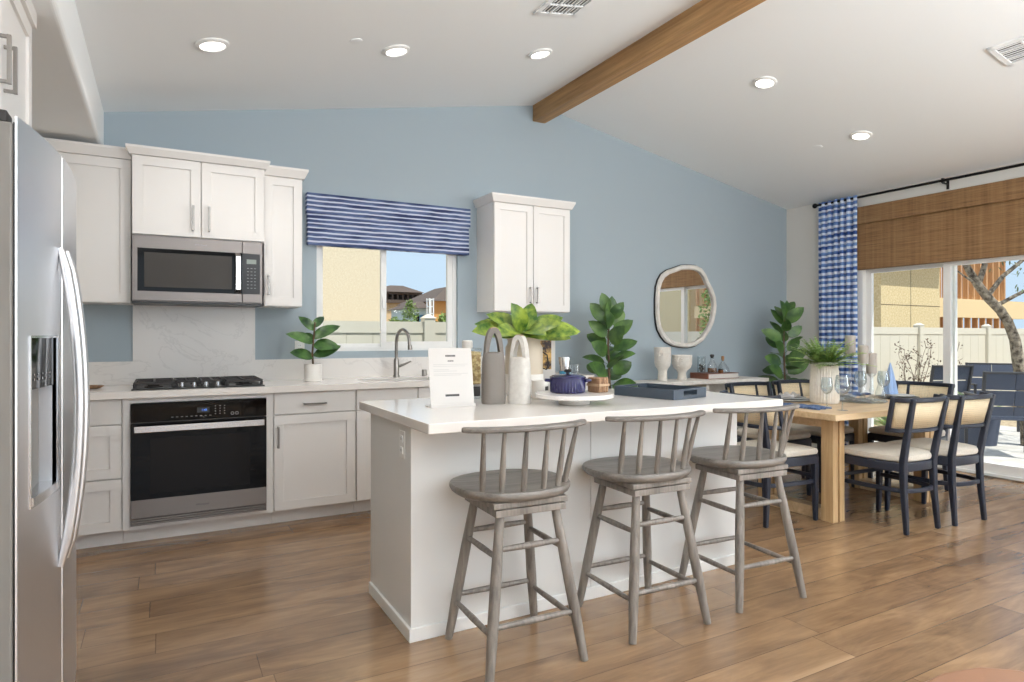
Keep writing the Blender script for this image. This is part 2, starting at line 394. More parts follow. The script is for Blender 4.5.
def text(name, body, size, m, parent, loc, rot, extrude=.0006, align='CENTER'):
    cu = bpy.data.curves.new(name, 'FONT'); cu.body = body; cu.size = size; cu.extrude = extrude; cu.align_x = align; cu.align_y = 'CENTER'
    cu.materials.append(m)
    tmp = bpy.data.objects.new(name, cu); C.objects.link(tmp); bpy.context.view_layer.update()
    me = bpy.data.meshes.new_from_object(tmp.evaluated_get(bpy.context.evaluated_depsgraph_get())); bpy.data.objects.remove(tmp)
    o = bpy.data.objects.new(name, me); C.objects.link(o)
    if parent is not None:
        o.parent = parent
        if parent.get('_w') is not None: loc = Vector(loc)-Vector(parent['_w'])
    o.location = loc; o.rotation_euler = rot
    return o
def cz(x): return 3.345-.187*abs(x-3.02)      # underside of the gabled ceiling

# ------------------------------------------------------------------ the room
XL, XR, YB, YF = -1.08, 6.384, 4.985, -4.0
struct('floor', MB().box(XL-.1, XR+.03, YF-.1, YB+.1, -.12, 0), M_floor)
def gable(x0, x1, z0):                         # wall outline from z0 up to the ceiling
    xs = [x0]+([3.02] if x0 < 3.02 < x1 else [])+[x1]
    return [(x0, z0), (x1, z0)]+[(x, cz(x)+.04) for x in xs[::-1]]
WX0, WX1, WZ0, WZ1 = 1.03, 2.205, 1.118, 2.24
b = MB()
b.prism_y(gable(XL-.1, WX0, -.1), YB, YB+.16); b.prism_y(gable(WX1, XR+.16, -.1), YB, YB+.16)
b.prism_y([(WX0, -.1), (WX1, -.1), (WX1, WZ0), (WX0, WZ0)], YB, YB+.16); b.prism_y(gable(WX0, WX1, WZ1), YB, YB+.16)
struct('wall_back', b, M_blue)
b = MB(); b.box(XL-.12, XL, YF-.1, YB+.16, -.1, cz(XL)+.1); struct('wall_left', b, M_wallw)
b = MB()                                        # wall behind the camera: one wide window opening
b.prism_y(gable(XL-.1, -1.0+.0, -.1), YF-.15, YF); b.prism_y(gable(5.2, XR+.1, -.1), YF-.15, YF)
b.prism_y([(-1.0, -.1), (5.2, -.1), (5.2, .35), (-1.0, .35)], YF-.15, YF); b.prism_y(gable(-1.0, 5.2, 2.75), YF-.15, YF)
struct('wall_front', b, M_wallw)
DY0, DY1, DZ = .55, 4.125, 2.08                 # sliding door opening
b = MB()
b.box(XR, XR+.16, DY1, YB+.16, -.1, 2.78); b.box(XR, XR+.16, DY0, DY1, DZ, 2.78); b.box(XR, XR+.16, -.1, DY0, -.1, 2.78)
b.box(XR, XR+.16, -3.1, -.1, -.1, .5); b.box(XR, XR+.16, -3.1, -.1, 2.5, 2.78); b.box(XR, XR+.16, YF-.1, -3.1, -.1, 2.78)
struct('wall_right', b, M_wallw)
b = MB()
for x0, x1 in ((XL-.1, 3.02), (3.02, XR+.16)):
    b.hull([(x0, YF-.1, cz(x0)), (x1, YF-.1, cz(x1)), (x1, YB+.1, cz(x1)), (x0, YB+.1, cz(x0))],
           [(x0, YF-.1, cz(x0)+.12), (x1, YF-.1, cz(x1)+.12), (x1, YB+.1, cz(x1)+.12), (x0, YB+.1, cz(x0)+.12)])
struct('ceiling', b, M_ceil)
b = MB(); b.prism_y([(XL, 2.445), (-.34, 2.445), (-.34, cz(-.34)+.02), (XL, cz(XL)+.02)], .9, YB+.01)
struct('trim_1', b, M_ceil, bevel=.02, seg=4)   # dropped soffit above the refrigerator wall
b = MB(); b.box(3.16, XR, YB-.014, YB, 0, .1); struct('baseboard_back', b, M_trim)
b = MB(); b.box(XR-.014, XR, DY1+.03, YB-.014, 0, .1); struct('baseboard_right', b, M_trim)
single('ceiling_beam', MB().box(2.945, 3.075, .2, YB, 3.187, 3.36), M_beam, 'brown stained wood ridge beam running along the peak of the ceiling', 'beam', (3.01, YB, 3.187), bevel=.006)

# kitchen window (slider, two sashes)
win = MB()
def frame(mb, x0, x1, z0, z1, y0, y1, t):
    mb.box(x0, x1, y0, y1, z0, z0+t); mb.box(x0, x1, y0, y1, z1-t, z1); mb.box(x0, x0+t, y0, y1, z0+t, z1-t); mb.box(x1-t, x1, y0, y1, z0+t, z1-t)
frame(win, WX0, WX1, WZ0, WZ1, YB+.03, YB+.11, .035)
w1 = struct('window_1', win, M_trim)
b = MB(); frame(b, 1.062, 1.60, 1.15, 2.2, YB+.07, YB+.10, .03); s1 = struct('sash', b, M_trim, w1)
b = MB(); frame(b, 1.545, 2.17, 1.15, 2.2, YB+.035, YB+.068, .045); s2 = struct('sash', b, M_trim, w1)
struct('pane', MB().box(1.09, 1.57, YB+.083, YB+.087, 1.178, 2.17), M_pane, s1)
struct('pane', MB().box(1.59, 2.126, YB+.05, YB+.054, 1.194, 2.155), M_pane, s2)
struct('latch', MB().box(1.555, 1.575, YB+.018, YB+.036, 1.46, 1.56), M_trim, s2)
b = MB()                                         # painted returns of the opening
b.box(WX0-.002, WX1+.002, YB+.001, YB+.032, WZ0-.012, WZ0+.003)
struct('window_sill', b, M_blue, w1)

# sliding glass door
fr = MB(); X0, X1 = XR-.012, XR+.12
fr.box(X0, X1, DY1-.07, DY1, 0, DZ); fr.box(X0, X1, DY0, DY0+.07, 0, DZ); fr.box(X0, X1, DY0+.07, DY1-.07, DZ-.07, DZ); fr.box(X0, X1, DY0+.07, DY1-.07, -.02, .035)
d1 = struct('door_1', fr, M_trim)
def panel(y0, y1, xa, st):
    b = MB(); xb = xa+.04
    b.box(xa, xb, y0, y0+st, .035, DZ-.07); b.box(xa, xb, y1-st, y1, .035, DZ-.07); b.box(xa, xb, y0+st, y1-st, .035, .12); b.box(xa, xb, y0+st, y1-st, DZ-.19, DZ-.07)
    p = struct('door_panel', b, M_trim, d1)
    struct('pane', MB().box(xa+.018, xa+.022, y0+st-.005, y1-st+.005, .11, DZ-.18), M_pane, p)
    return p
panel(3.205, 4.055, XR+.05, .055)
panel(2.36, 3.285, XR+.005, .062); panel(1.5, 2.42, XR+.05, .055); panel(.62, 1.56, XR+.005, .055)
struct('threshold', MB().box(XR-.03, XR+.16, DY0, DY1, -.04, .012), M_chrome, d1)

# ------------------------------------------------------------------ ceiling fittings
def on_ceiling(x, y): return Matrix.Translation((x, y, cz(x))) @ Matrix.Rotation(math.atan(.187 if x > 3.02 else -.187), 4, 'Y')
def downlight(x, y, label, size=.085):
    t = thing('recessed_ceiling_light', label, 'ceiling light', (x, y, cz(x)), 0, 'recessed ceiling lights')
    M = on_ceiling(x, y)
    MB(M).lathe([(size*.72, -.004), (size*.78, -.016), (size, -.009), (size*1.02, 0), (size*.7, 0)], n=32).build('trim_ring', M_trim, t)
    MB(M).lathe([(0, -.003), (size*.74, -.003), (size*.74, -.0065), (0, -.0065)], n=32).build('lens', M_lamp, t)
    lamp('downlight_glow', 'SPOT', (x, y, cz(x)-.03), (0, 0, 0), 24, (1, .96, .90), spot_size=math.radians(140), spot_blend=.7, shadow_soft_size=.06)
downlight(.235, 3.815, 'round recessed light in the left ceiling slope, above the tall wall cabinets')
downlight(1.272, 3.822, 'round recessed light above the sink window, second from the left')
downlight(2.305, 3.801, 'round recessed light closest to the beam on its left side')
downlight(3.997, 3.311, 'round recessed light closest to the beam on its right side')
downlight(5.182, 3.312, 'round recessed light in the right ceiling slope, nearest the curtain')
def sprinkler(x, y, label):
    MB_ = MB(on_ceiling(x, y)).lathe([(0, -.005), (.03, -.005), (.038, -.003), (.038, 0), (0, 0)])
    single('fire_sprinkler', MB_, M_ceil, label, 'sprinkler', (x, y, cz(x)), 'flush sprinkler caps')
sprinkler(.992, 3.709, 'small flush sprinkler cap in the left ceiling slope')
sprinkler(5.175, 3.71, 'small flush sprinkler cap in the right ceiling slope')
def vent(x, y, sx, sy, label, nx):
    t = thing('ceiling_vent', label, 'vent', (x, y, cz(x)), 0, 'ceiling air vents'); M = on_ceiling(x, y)
    MB(M).box(-sx/2+.03, sx/2-.03, -sy/2+.03, sy/2-.03, -.004, 0).build('vent_throat', M_iron, t)
    b = MB(M); 
    for a in ((-sx/2, sx/2, -sy/2, -sy/2+.032), (-sx/2, sx/2, sy/2-.032, sy/2), (-sx/2, -sx/2+.032, -sy/2, sy/2), (sx/2-.032, sx/2, -sy/2, sy/2)): b.box(a[0], a[1], a[2], a[3], -.012, 0)
    for q in (-1, 1): b.box(q*sx/6-.006, q*sx/6+.006, -sy/2, sy/2, -.012, 0)
    b.box(-sx/2, sx/2, -.006, .006, -.012, 0)
    b.build('vent_frame', M_ceil, t)
    b = MB(M); k = nx
    for i in range(k):
        xx = -sx/2+.036+(sx-.072)*(i+.5)/k
        b.box(-.0035, .0035, -sy/2+.03, sy/2-.03, -.0008, .0008, R=Matrix.Translation((xx, 0, -.008)) @ Matrix.Rotation(.5, 4, 'Y'))
    b.build('louvres', M_ceil, t)
vent(2.05, 3.09, .30, .26, 'square ceiling air vent at the top beside the beam', 9)
vent(4.70, 1.92, .28, .34, 'white ceiling air vent in the upper right slope', 9)

# ------------------------------------------------------------------ cabinets
def shaker(mb, x0, x1, z0, z1, yf, th=.02, rail=.058):
    yb = yf+th; yp = yf+.009
    mb.box(x0, x1, yf, yb, z0, z0+rail); mb.box(x0, x1, yf, yb, z1-rail, z1); mb.box(x0, x0+rail, yf, yb, z0+rail, z1-rail); mb.box(x1-rail, x1, yf, yb, z0+rail, z1-rail)
    mb.box(x0+rail, x1-rail, yp, yb, z0+rail, z1-rail); return mb
def pull(mb, p, ln, vert, yf):
    x, z = p
    if vert:
        mb.box(x-.006, x+.006, yf-.034, yf-.023, z-ln/2, z+ln/2)
        for q in (-1, 1): mb.box(x-.005, x+.005, yf-.03, yf+.001, z+q*(ln/2-.006)-.005, z+q*(ln/2-.006)+.005)
    else:
        mb.box(x-ln/2, x+ln/2, yf-.032, yf-.022, z-.005, z+.005)
        for q in (-1, 1): mb.box(x+q*(ln/2-.006)-.005, x+q*(ln/2-.006)+.005, yf-.03, yf+.001, z-.005, z+.005)
    return mb
def door(parent, x0, x1, z0, z1, yf, hx=None, hz=None, ln=.135, name='door', vert=True, M=None, flat=False):
    b = MB(M)
    if flat: b.box(x0, x1, yf, yf+.02, z0, z1)
    else: shaker(b, x0, x1, z0, z1, yf)
    d = b.build(name, M_cab, parent, bevel=.0018, smooth=False)
    if hx is not None: pull(MB(M), (hx, hz), ln, vert, yf).build('handle', M_handle, d, bevel=.001, smooth=False)
    return d
def crown(parent, x0, x1, yf, yb, z0, z1, le, re, e=.042, M=None):
    b = MB(M); a0, a1 = x0-(.012 if le else 0), x1+(.012 if re else 0)
    l, r = x0-(e if le else 0), x1+(e if re else 0)
    b.hull([(a0, yf-.012, z0), (a1, yf-.012, z0), (a1, yb, z0), (a0, yb, z0)], [(l, yf-e, z1-.014), (r, yf-e, z1-.014), (r, yb, z1-.014), (l, yb, z1-.014)])
    b.box(l, r, yf-e, yb, z1-.014, z1)
    b.build('crown_moulding', M_cab, parent, smooth=False)
YU = 4.655
def upper(name, label, x0, x1, z0, z1, yf, doors, le, re, pulls):
    t = thing(name, label, 'wall cabinet', (x0, YB, z0), 0, 'white wall cabinets')
    MB().box(x0, x1, yf+.022, YB, z0, z1).build('carcass', M_cab, t, smooth=False)
    for (a, b_), h_ in zip(doors, pulls):
        door(t, a+.003, b_-.003, z0+.003, z1-.002, yf, *(h_ if h_ else (None, None)))
    crown(t, x0, x1, yf, YB, z1, z1+(.065 if yf > 4.6 else .052), le, re, e=.036 if yf > 4.6 else .032)
    return t
upper('wall_cabinet', 'tall white wall cabinet left of the microwave, partly behind the refrigerator', -.74, -.172, 1.446, 2.345, YU, [(-.74, -.172)], False, False, [(-.70, 1.59)])
upper('wall_cabinet', 'wide white double door wall cabinet directly above the microwave', -.168, .604, 1.872, 2.365, 4.575, [(-.168, .218), (.218, .604)], True, True, [(.172, 1.995, .16), (.264, 1.995, .16)])
upper('wall_cabinet', 'narrow white wall cabinet between the microwave and the window', .608, .865, 1.446, 2.345, YU, [(.608, .865)], False, True, [(.638, 1.59)])
upper('wall_cabinet', 'white double door wall cabinet right of the kitchen window', 2.384, 3.131, 1.446, 2.345, YU, [(2.384, 2.757), (2.757, 3.131)], True, True, [(2.724, 1.585), (2.79, 1.585)])
# cabinet over the refrigerator, its doors face into the room (+X)
RX = Matrix.Rotation(PI/2, 4, 'Z')              # local (x,y) -> room (-y, x)
t = thing('wall_cabinet', 'white cabinet above the refrigerator, reaching up to the dropped ceiling', 'wall cabinet', (XL, 2.4, 1.83), 0, 'white wall cabinets')
MB(RX).box(1.95, 2.93, .447, -XL, 1.83, 2.385).build('carcass', M_cab, t, smooth=False)
door(t, 1.953, 2.405, 1.835, 2.383, .425, 2.36, 2.055, .145, M=RX); door(t, 2.412, 2.927, 1.835, 2.383, .425, 2.45, 2.055, .145, M=RX)
crown(t, 1.95, 2.93, .425, -XL, 2.385, 2.443, False, True, e=.013, M=RX)

def base(label, x0, x1, fronts, cat='base cabinet', toe=True):
    t = thing('base_cabinet', label, cat, (x0, 4.98, 0), 0, 'white base cabinets')
    b = MB()
    if 'sink' in label:
        b.box(x0, x0+.018, 4.407, YB, .092, .872); b.box(x1-.018, x1, 4.407, YB, .092, .872); b.box(x0+.018, x1-.018, 4.407, YB, .092, .11); b.box(x0+.018, x1-.018, YB-.012, YB, .11, .872); b.box(x0+.018, x1-.018, 4.407, 4.42, .11, .872)
    else: b.box(x0, x1, 4.407, YB, .092, .872)
    b.build('carcass', M_cab, t, smooth=False)
    MB().box(x0, x1, 4.462, YB, 0, .0925).build('toe_kick', M_cab, t, smooth=False)
    for f in fronts: door(t, *f[:4], 4.385, *f[4:])
    return t
base('white base cabinet with three drawers, left of the oven', -.70, -.209, [(-.697, -.213, .724, .868, None, None, .13, 'drawer', False, None, True), (-.697, -.213, .407, .716, None, None, .13, 'drawer'), (-.697, -.213, .097, .399, None, None, .13, 'drawer')])
t = thing('oven_cabinet', 'white cabinet frame built around the wall oven', 'base cabinet', (.21, 4.98, 0), 0, 'white base cabinets')
b = MB(); b.box(-.207, -.168, 4.387, 4.7, .092, .872); b.box(.589, .631, 4.387, 4.7, .092, .872); b.box(-.168, .589, 4.387, 4.7, .842, .872); b.box(-.168, .589, 4.387, 4.7, .092, .112); b.box(-.207, .631, 4.9, YB, .092, .872)
b.build('face_frame', M_cab, t, smooth=False); MB().box(-.207, .631, 4.462, YB, 0, .0925).build('toe_kick', M_cab, t, smooth=False)
base('white base cabinet with one drawer over one door, right of the oven', .633, 1.171, [(.637, 1.167, .727, .868, .895, .79, .15, 'drawer', False, None, True), (.637, 1.167, .097, .719, .66, .58, .14)])
base('white sink base cabinet behind the island', 1.173, 2.075, [(1.178, 1.622, .727, .868, None, None, .13, 'drawer_front', False, None, True), (1.629, 2.071, .727, .868, None, None, .13, 'drawer_front', False, None, True), (1.178, 1.622, .097, .719, 1.59, .58), (1.629, 2.071, .097, .719, 1.66, .58)])
base('white base cabinet at the far end of the run, hidden behind the island', 2.077, 3.15, [(2.081, 2.61, .727, .868, 2.345, .79, .15, 'drawer', False, None, True), (2.617, 3.146, .727, .868, 2.88, .79, .15, 'drawer', False, None, True), (2.081, 2.61, .097, .719, 2.57, .58), (2.617, 3.146, .097, .719, 2.66, .58)])
# worktop with sink cut-out
SX0, SX1, SY0, SY1 = 1.27, 1.86, 4.47, 4.79
b = MB(); b.box(-.74, SX0, 4.35, YB, .873, .914); b.box(SX1, 3.17, 4.35, YB, .873, .914); b.box(SX0, SX1, 4.35, SY0, .873, .914); b.box(SX0, SX1, SY1, YB, .873, .914)
single('worktop', b, M_quartz, 'white quartz worktop along the blue back wall', 'worktop', (-.74, YB, .873), smooth=False)
b = MB(); b.box(-.74, -.176, YB-.02, YB, .914, 1.07); b.box(.59, 3.17, YB-.02, YB, .914, 1.067)
b.box(-.176, .59, YB-.02, YB, .914, 1.446)
single('backsplash', b, M_marble, 'pale veined backsplash, tall behind the cooktop and low along the worktop', 'backsplash', (.2, YB, .914), smooth=False)
t = thing('kitchen_sink', 'undermounted steel sink below the kitchen window', 'sink', (1.565, 4.63, .69))
b = MB(); b.box(SX0, SX1, SY0, SY1, .69, .70); b.box(SX0-.012, SX0, SY0, SY1, .69, .872); b.box(SX1, SX1+.012, SY0, SY1, .69, .872); b.box(SX0, SX1, SY0-.012, SY0, .69, .872); b.box(SX0, SX1, SY1, SY1+.012, .69, .872)
b.build('basin', M_chrome, t, smooth=False); MB().lathe([(0, .7005), (.045, .7005), (.05, .704), (0, .704)], (1.565, 4.63, 0)).build('drain', M_handle, t)
t = thing('kitchen_faucet', 'brushed nickel gooseneck faucet behind the sink', 'faucet', (1.62, 4.86, .914))
fx, fy = 1.62, 4.86
MB().lathe([(.027, 0), (.027, .012), (.022, .02), (.021, .13), (.016, .15), (0, .15)], (fx, fy, .914)).build('base', M_handle, t)
path = [(fx, fy, 1.06), (fx, fy, 1.19)]
for i in range(1, 11):
    a = PI*i/10*1.02; path.append((fx+.020*(1-math.cos(a)), fy-.095*(1-math.cos(a)), 1.19+.10*math.sin(a)))
path.append((fx+.042, fy-.195, 1.165))
sp_ = MB().tube(path, .0125, 12).build('spout', M_handle, t)
MB().cyl((fx+.042, fy-.195, 1.17), (fx+.043, fy-.20, 1.135), .016, .018).build('spray_head', M_handle, sp_)
MB().tube([(fx+.02, fy-.005, 1.0), (fx+.055, fy-.02, 1.015), (fx+.11, fy-.035, 1.04)], [.012, .009, .006], 10).build('lever', M_handle, t)
b = MB().lathe([(.02, 0), (.02, .05), (.017, .055), (0, .055)], (1.86, 4.875, .914))
single('air_gap_cap', b, M_handle, 'short brushed nickel cap beside the faucet', 'cap', (1.86, 4.875, .914))
def outlet(name, label, M, loc):
    t = thing(name, label, 'outlet', loc, 0, 'wall outlets')
    MB(M).box(-.036, .036, -.006, 0, -.058, .058).build('cover_plate', M_trim, t, bevel=.002)
    for q in (-1, 1):
        s_ = MB(M).box(-.016, .016, -.0085, -.006, q*.024-.014, q*.024+.014).build('socket', M_ceil, t)
        b = MB(M)
        for e in (-1, 1): b.box(e*.006-.001, e*.006+.001, -.0089, -.0085, q*.024-.005, q*.024+.005)
        b.build('slots', M_ink, s_)
outlet('wall_outlet', 'white outlet on the blue wall behind the small potted plant', Matrix.Translation((.905, YB, 1.145)), (.905, YB, 1.145))
outlet('wall_outlet', 'white outlet on the end panel of the island', Matrix.Translation((.886, 2.57, .785)) @ Matrix.Rotation(-PI/2, 4, 'Z'), (.886, 2.57, .785))

# ------------------------------------------------------------------ appliances
t = thing('microwave', 'stainless steel microwave mounted under the cabinet above the cooktop', 'microwave', (.208, YB, 1.446))
MX0, MX1, MY = -.166, .590, 4.585
MB().box(MX0, MX1, MY+.03, YB-.003, 1.452, 1.869).build('body', M_steel, t, smooth=False)
b = MB(); zx = .462
b.box(MX0, zx, MY, MY+.03, 1.462, 1.520); b.box(MX0, zx, MY, MY+.03, 1.79, 1.869); b.box(MX0, MX0+.028, MY, MY+.03, 1.52, 1.79)
dr = b.build('door', M_steel, t, smooth=False, bevel=.0015)
MB().box(MX0+.028, zx+.003, MY+.002, MY+.03, 1.52, 1.79).build('window_surround', M_blackglass, dr, smooth=False)
MB().box(MX0+.065, zx-.06, MY+.0005, MY+.002, 1.548, 1.765).build('window', M_mwglass, dr, smooth=False)
MB().bar([(.437, MY-.002, 1.525), (.437, MY-.032, 1.545), (.437, MY-.036, 1.655), (.437, MY-.032, 1.765), (.437, MY-.002, 1.785)], .033, .012, side=(1, 0, 0)).build('handle', M_chrome, dr, bevel=.003)
b = MB(); b.box(.466, MX1, MY, MY+.03, 1.462, 1.520); b.box(.466, MX1, MY, MY+.03, 1.79, 1.869); b.box(MX1-.016, MX1, MY, MY+.03, 1.52, 1.79)
cp = b.build('control_panel', M_steel, t, smooth=False, bevel=.0015)
MB().box(.465, MX1-.016, MY+.001, MY+.03, 1.52, 1.79).build('keypad_glass', M_black, cp, smooth=False)
MB().box(.492, .552, MY, MY+.001, 1.722, 1.752).build('display', M_lcd, cp, smooth=False)
b = MB()
for r in range(7):
    for c in range(3): b.box(.494+c*.022, .506+c*.022, MY, MY+.001, 1.69-r*.022, 1.694-r*.022)
b.build('key_legends', M_print, cp, smooth=False)
MB().box(MX0, MX1, MY+.01, YB-.02, 1.446, 1.456).build('vent_grille', M_black, t, smooth=False)
text('lettering', 'Whirlpool', .017, M_print, t, (.217, MY-.0008, 1.828), (PI/2, 0, 0))

t = thing('wall_oven', 'stainless and black glass oven set below the cooktop', 'oven', (.209, 4.98, .115))
OX0, OX1, OY = -.166, .587, 4.362
MB().box(OX0+.01, OX1-.01, 4.40, 4.88, .125, .83).build('body', M_steel, t, smooth=False)
cp = MB().box(OX0, OX1, OY+.004, 4.40, .727, .838).build('control_panel', M_blackglass, t, smooth=False, bevel=.002)
MB().box(.185, .255, OY+.003, OY+.004, .768, .80).build('display', M_black, cp, smooth=False)
text('clock_digits', '1:48', .018, M_display, cp, (.225, OY+.0028, .784), (PI/2, 0, 0))
b = MB()
for k in range(9): b.box(.045+k*.026, .057+k*.026, OY+.0035, OY+.0042, .748, .751)
for r in range(4):
    for c in range(3): b.box(.285+c*.026, .291+c*.026, OY+.0035, OY+.0042, .755+r*.016, .760+r*.016)
b.build('key_legends', M_print, cp, smooth=False)
b = MB()
for q in (0, 1): b.lathe([(.0085, -.0003), (.0105, -.0003), (.0105, .0003), (.0085, .0003)], (0, 0, 0), 16)
b = MB()
for q in (0, 1):
    c0 = Vector((.385+q*.026, OY+.0036, .755)); rs = []
    for r_ in (.007, .010): rs.append([c0+Vector((r_*math.cos(2*PI*j/16), 0, r_*math.sin(2*PI*j/16))) for j in range(16)])
    b.rings(rs, caps=False)
b.build('start_keys', M_print, cp, smooth=False)
dr = MB().box(OX0, OX1, OY, 4.40, .268, .722).build('door', M_blackglass, t, smooth=False, bevel=.002)
MB().box(OX0+.10, OX1-.10, OY-.0008, OY, .30, .63).build('window', mat('oven_window', rgb(20, 17, 16), .08, spec=.2), dr, smooth=False)
b = MB(); b.box(OX0+.02, OX1-.02, OY-.055, OY-.043, .672, .710)
for q in (OX0+.035, OX1-.035): b.box(q-.012, q+.012, OY-.045, OY, .678, .704)
b.build('handle', M_chrome, dr, bevel=.003, smooth=False)
MB().box(OX0, OX1, OY, 4.40, .160, .267).build('lower_panel', M_steel, dr, smooth=False, bevel=.0015)
text('lettering', 'Whirlpool', .017, M_ink, t, (.215, OY-.0008, .205), (PI/2, 0, 0))
b = MB()
for k in range(3): b.box(OX0, OX1, OY+.004, 4.40, .117+k*.014, .127+k*.014)
b.build('vent_slats', M_steel, t, smooth=False)

t = thing('gas_cooktop', 'black gas cooktop with cast iron grates on the worktop', 'cooktop', (.209, 4.67, .914))
CX0, CX1, CY0, CY1 = -.165, .585, 4.42, 4.90
MB().box(CX0, CX1, CY0, CY1, .9141, .922).build('steel_tray', M_black, t, bevel=.003, smooth=False)
for q, (a, b2) in enumerate(((CX0+.01, .063), (.067, .206), (.214, .353), (.357, CX1-.01))):
    y0 = CY0+.03 if q in (0, 3) else CY0+.10
    g = MB(); z0, z1 = .944, .958
    g.box(a, b2, y0, y0+.014, z0, z1); g.box(a, b2, CY1-.035, CY1-.021, z0, z1); g.box(a, a+.012, y0, CY1-.021, z0, z1); g.box(b2-.012, b2, y0, CY1-.021, z0, z1)
    m_ = (a+b2)/2; g.box(m_-.006, m_+.006, y0, CY1-.03, z0, z1); ym = (y0+CY1-.02)/2; g.box(a, b2, ym-.006, ym+.006, z0, z1)
    for px in (a, b2-.014):
        for py in (y0, CY1-.036): g.box(px, px+.014, py, py+.014, .921, z0)
    g.box(a+.02, b2-.02, y0+.06, y0+.072, z0, z1); g.box(a+.02, b2-.02, CY1-.10, CY1-.088, z0, z1)
    g.build('grate', M_iron, t, bevel=.002, smooth=False)
for bx_, by in ((-.05, 4.53), (-.05, 4.79), (.47, 4.53), (.47, 4.79), (.21, 4.72)):
    MB().lathe([(0, 0), (.05, 0), (.05, .008), (.032, .010), (.032, .018), (0, .02)], (bx_, by, .921)).build('burner', M_iron, t)
for k in range(4):
    MB().lathe([(.019, 0), (.019, .006), (.013, .01), (.012, .03), (0, .031)], (.105+k*.068, 4.462, .921), 18).build('knob', M_chrome, t)

# refrigerator: side panel towards us, bowed doors facing the room
t = thing('refrigerator', 'stainless steel side by side refrigerator with water dispenser at the left edge', 'refrigerator', (-.69, 2.42, 0))
MB().box(XL+.03, -.322, 1.957, 2.875, .03, 1.765).build('body', M_grayside, t, bevel=.006)
def fx_(y):                                      # bowed front line of the two doors
    s_ = (y-2.416)/.46; return -.262+.0145*s_-.0375*s_*s_
def fridge_door(y0, y1, r=.03):
    out = []
    n = 20
    for i in range(n+1):
        y = y0+(y1-y0)*(.5-.5*math.cos(PI*i/n)); e = min(y-y0, y1-y); x = fx_(y)
        if e < .004: x -= .004-math.sqrt(max(0, .004**2-(.004-e)**2))
        out.append((x, y))
    return [(-.3175, y0), ] + out + [(-.3175, y1)]
seam = 2.335
DY, DZ0, DZ1 = (2.035, 2.262), (.80), (1.235)
b = MB()                                         # freezer door, pierced by the dispenser recess
P = fridge_door(1.957, seam-.005)
def cut(y0, y1, z0, z1, inset=0):
    ys = [y0+(y1-y0)*i/8 for i in range(9)]; pts = []
    for y in ys: pts.append((fx_(y)-inset, y))
    return pts
b.prism(P, .06, DZ0); b.prism(P, DZ1, 1.78)
b.prism([p for p in P if p[1] < DY[0]-1e-6] + [(fx_(DY[0]), DY[0]), (-.3175, DY[0])], DZ0, DZ1)
b.prism([(-.3175, DY[1]), (fx_(DY[1]), DY[1])]+[p for p in P if p[1] > DY[1]+1e-6], DZ0, DZ1)
fd = b.build('freezer_door', M_fridge, t)
b = MB(); cv = cut(DY[0], DY[1], 0, 0, .004)
b.prism([(-.3175, DY[0])]+cv+[(-.3175, DY[1])], 1.10, DZ1); b.build('dispenser_panel', M_blackglass, fd, smooth=False)
b = MB(); b.box(-.3175, -.3125, DY[0], DY[1], DZ0, 1.10); b.build('dispenser_recess', M_grayside, fd, smooth=False)
b = MB(); cv = cut(DY[0], DY[1], 0, 0, -.008); b.prism([(-.3175, DY[0])]+cv+[(-.3175, DY[1])], DZ0, DZ0+.022); b.build('drip_tray', M_chrome, fd, smooth=False)
b = MB()
for k in range(5):
    y = DY[0]+.045+k*.033; b.box(fx_(y)-.0042, fx_(y)-.0036, y-.008, y+.008, 1.122, 1.128); b.box(fx_(y)-.0042, fx_(y)-.0036, y-.008, y+.008, 1.136, 1.14)
b.build('key_legends', M_print, fd, smooth=False)
fr = [fx_(DY[0])+.001, DY]
b = MB()
for ya, yb in ((DY[0]-.006, DY[0]), (DY[1], DY[1]+.006)): b.prism([(fx_(ya)-.01, ya), (fx_(ya)+.004, ya), (fx_(yb)+.004, yb), (fx_(yb)-.01, yb)], DZ0-.006, DZ1+.006)
cv = cut(DY[0], DY[1], 0, 0, -.004)
for z in (DZ0-.006, DZ1): b.prism([(x-.014, y) for x, y in cv[::-1]][::-1][::-1]+cv, z, z+.006)
b.build('dispenser_trim', M_chrome, fd)
rd = MB().prism(fridge_door(seam+.005, 2.875), .06, 1.78).build('refrigerator_door', M_fridge, t)
for y, par in ((seam-.042, fd), (seam+.042, rd)):
    path = []; x0 = fx_(y)
    for i in range(15):
        s_ = i/14; z = .56+.94*s_; path.append((x0+.004+.046*math.sin(PI*s_)**.75, y, z))
    MB().tube(path, [.009]+[.014]*13+[.009], 12, 1.0).build('handle', M_fridge, par)
MB().box(-.322, -.318, 1.96, 2.872, .06, 1.765).build('gasket', M_black, t, smooth=False)
MB().box(-.40, -.335, 1.965, 2.03, 1.765, 1.795).build('hinge_cover', M_iron, t, bevel=.004)
MB().box(XL+.05, -.36, 1.97, 2.86, 0, .045).build('base_grille', M_black, t, smooth=False)

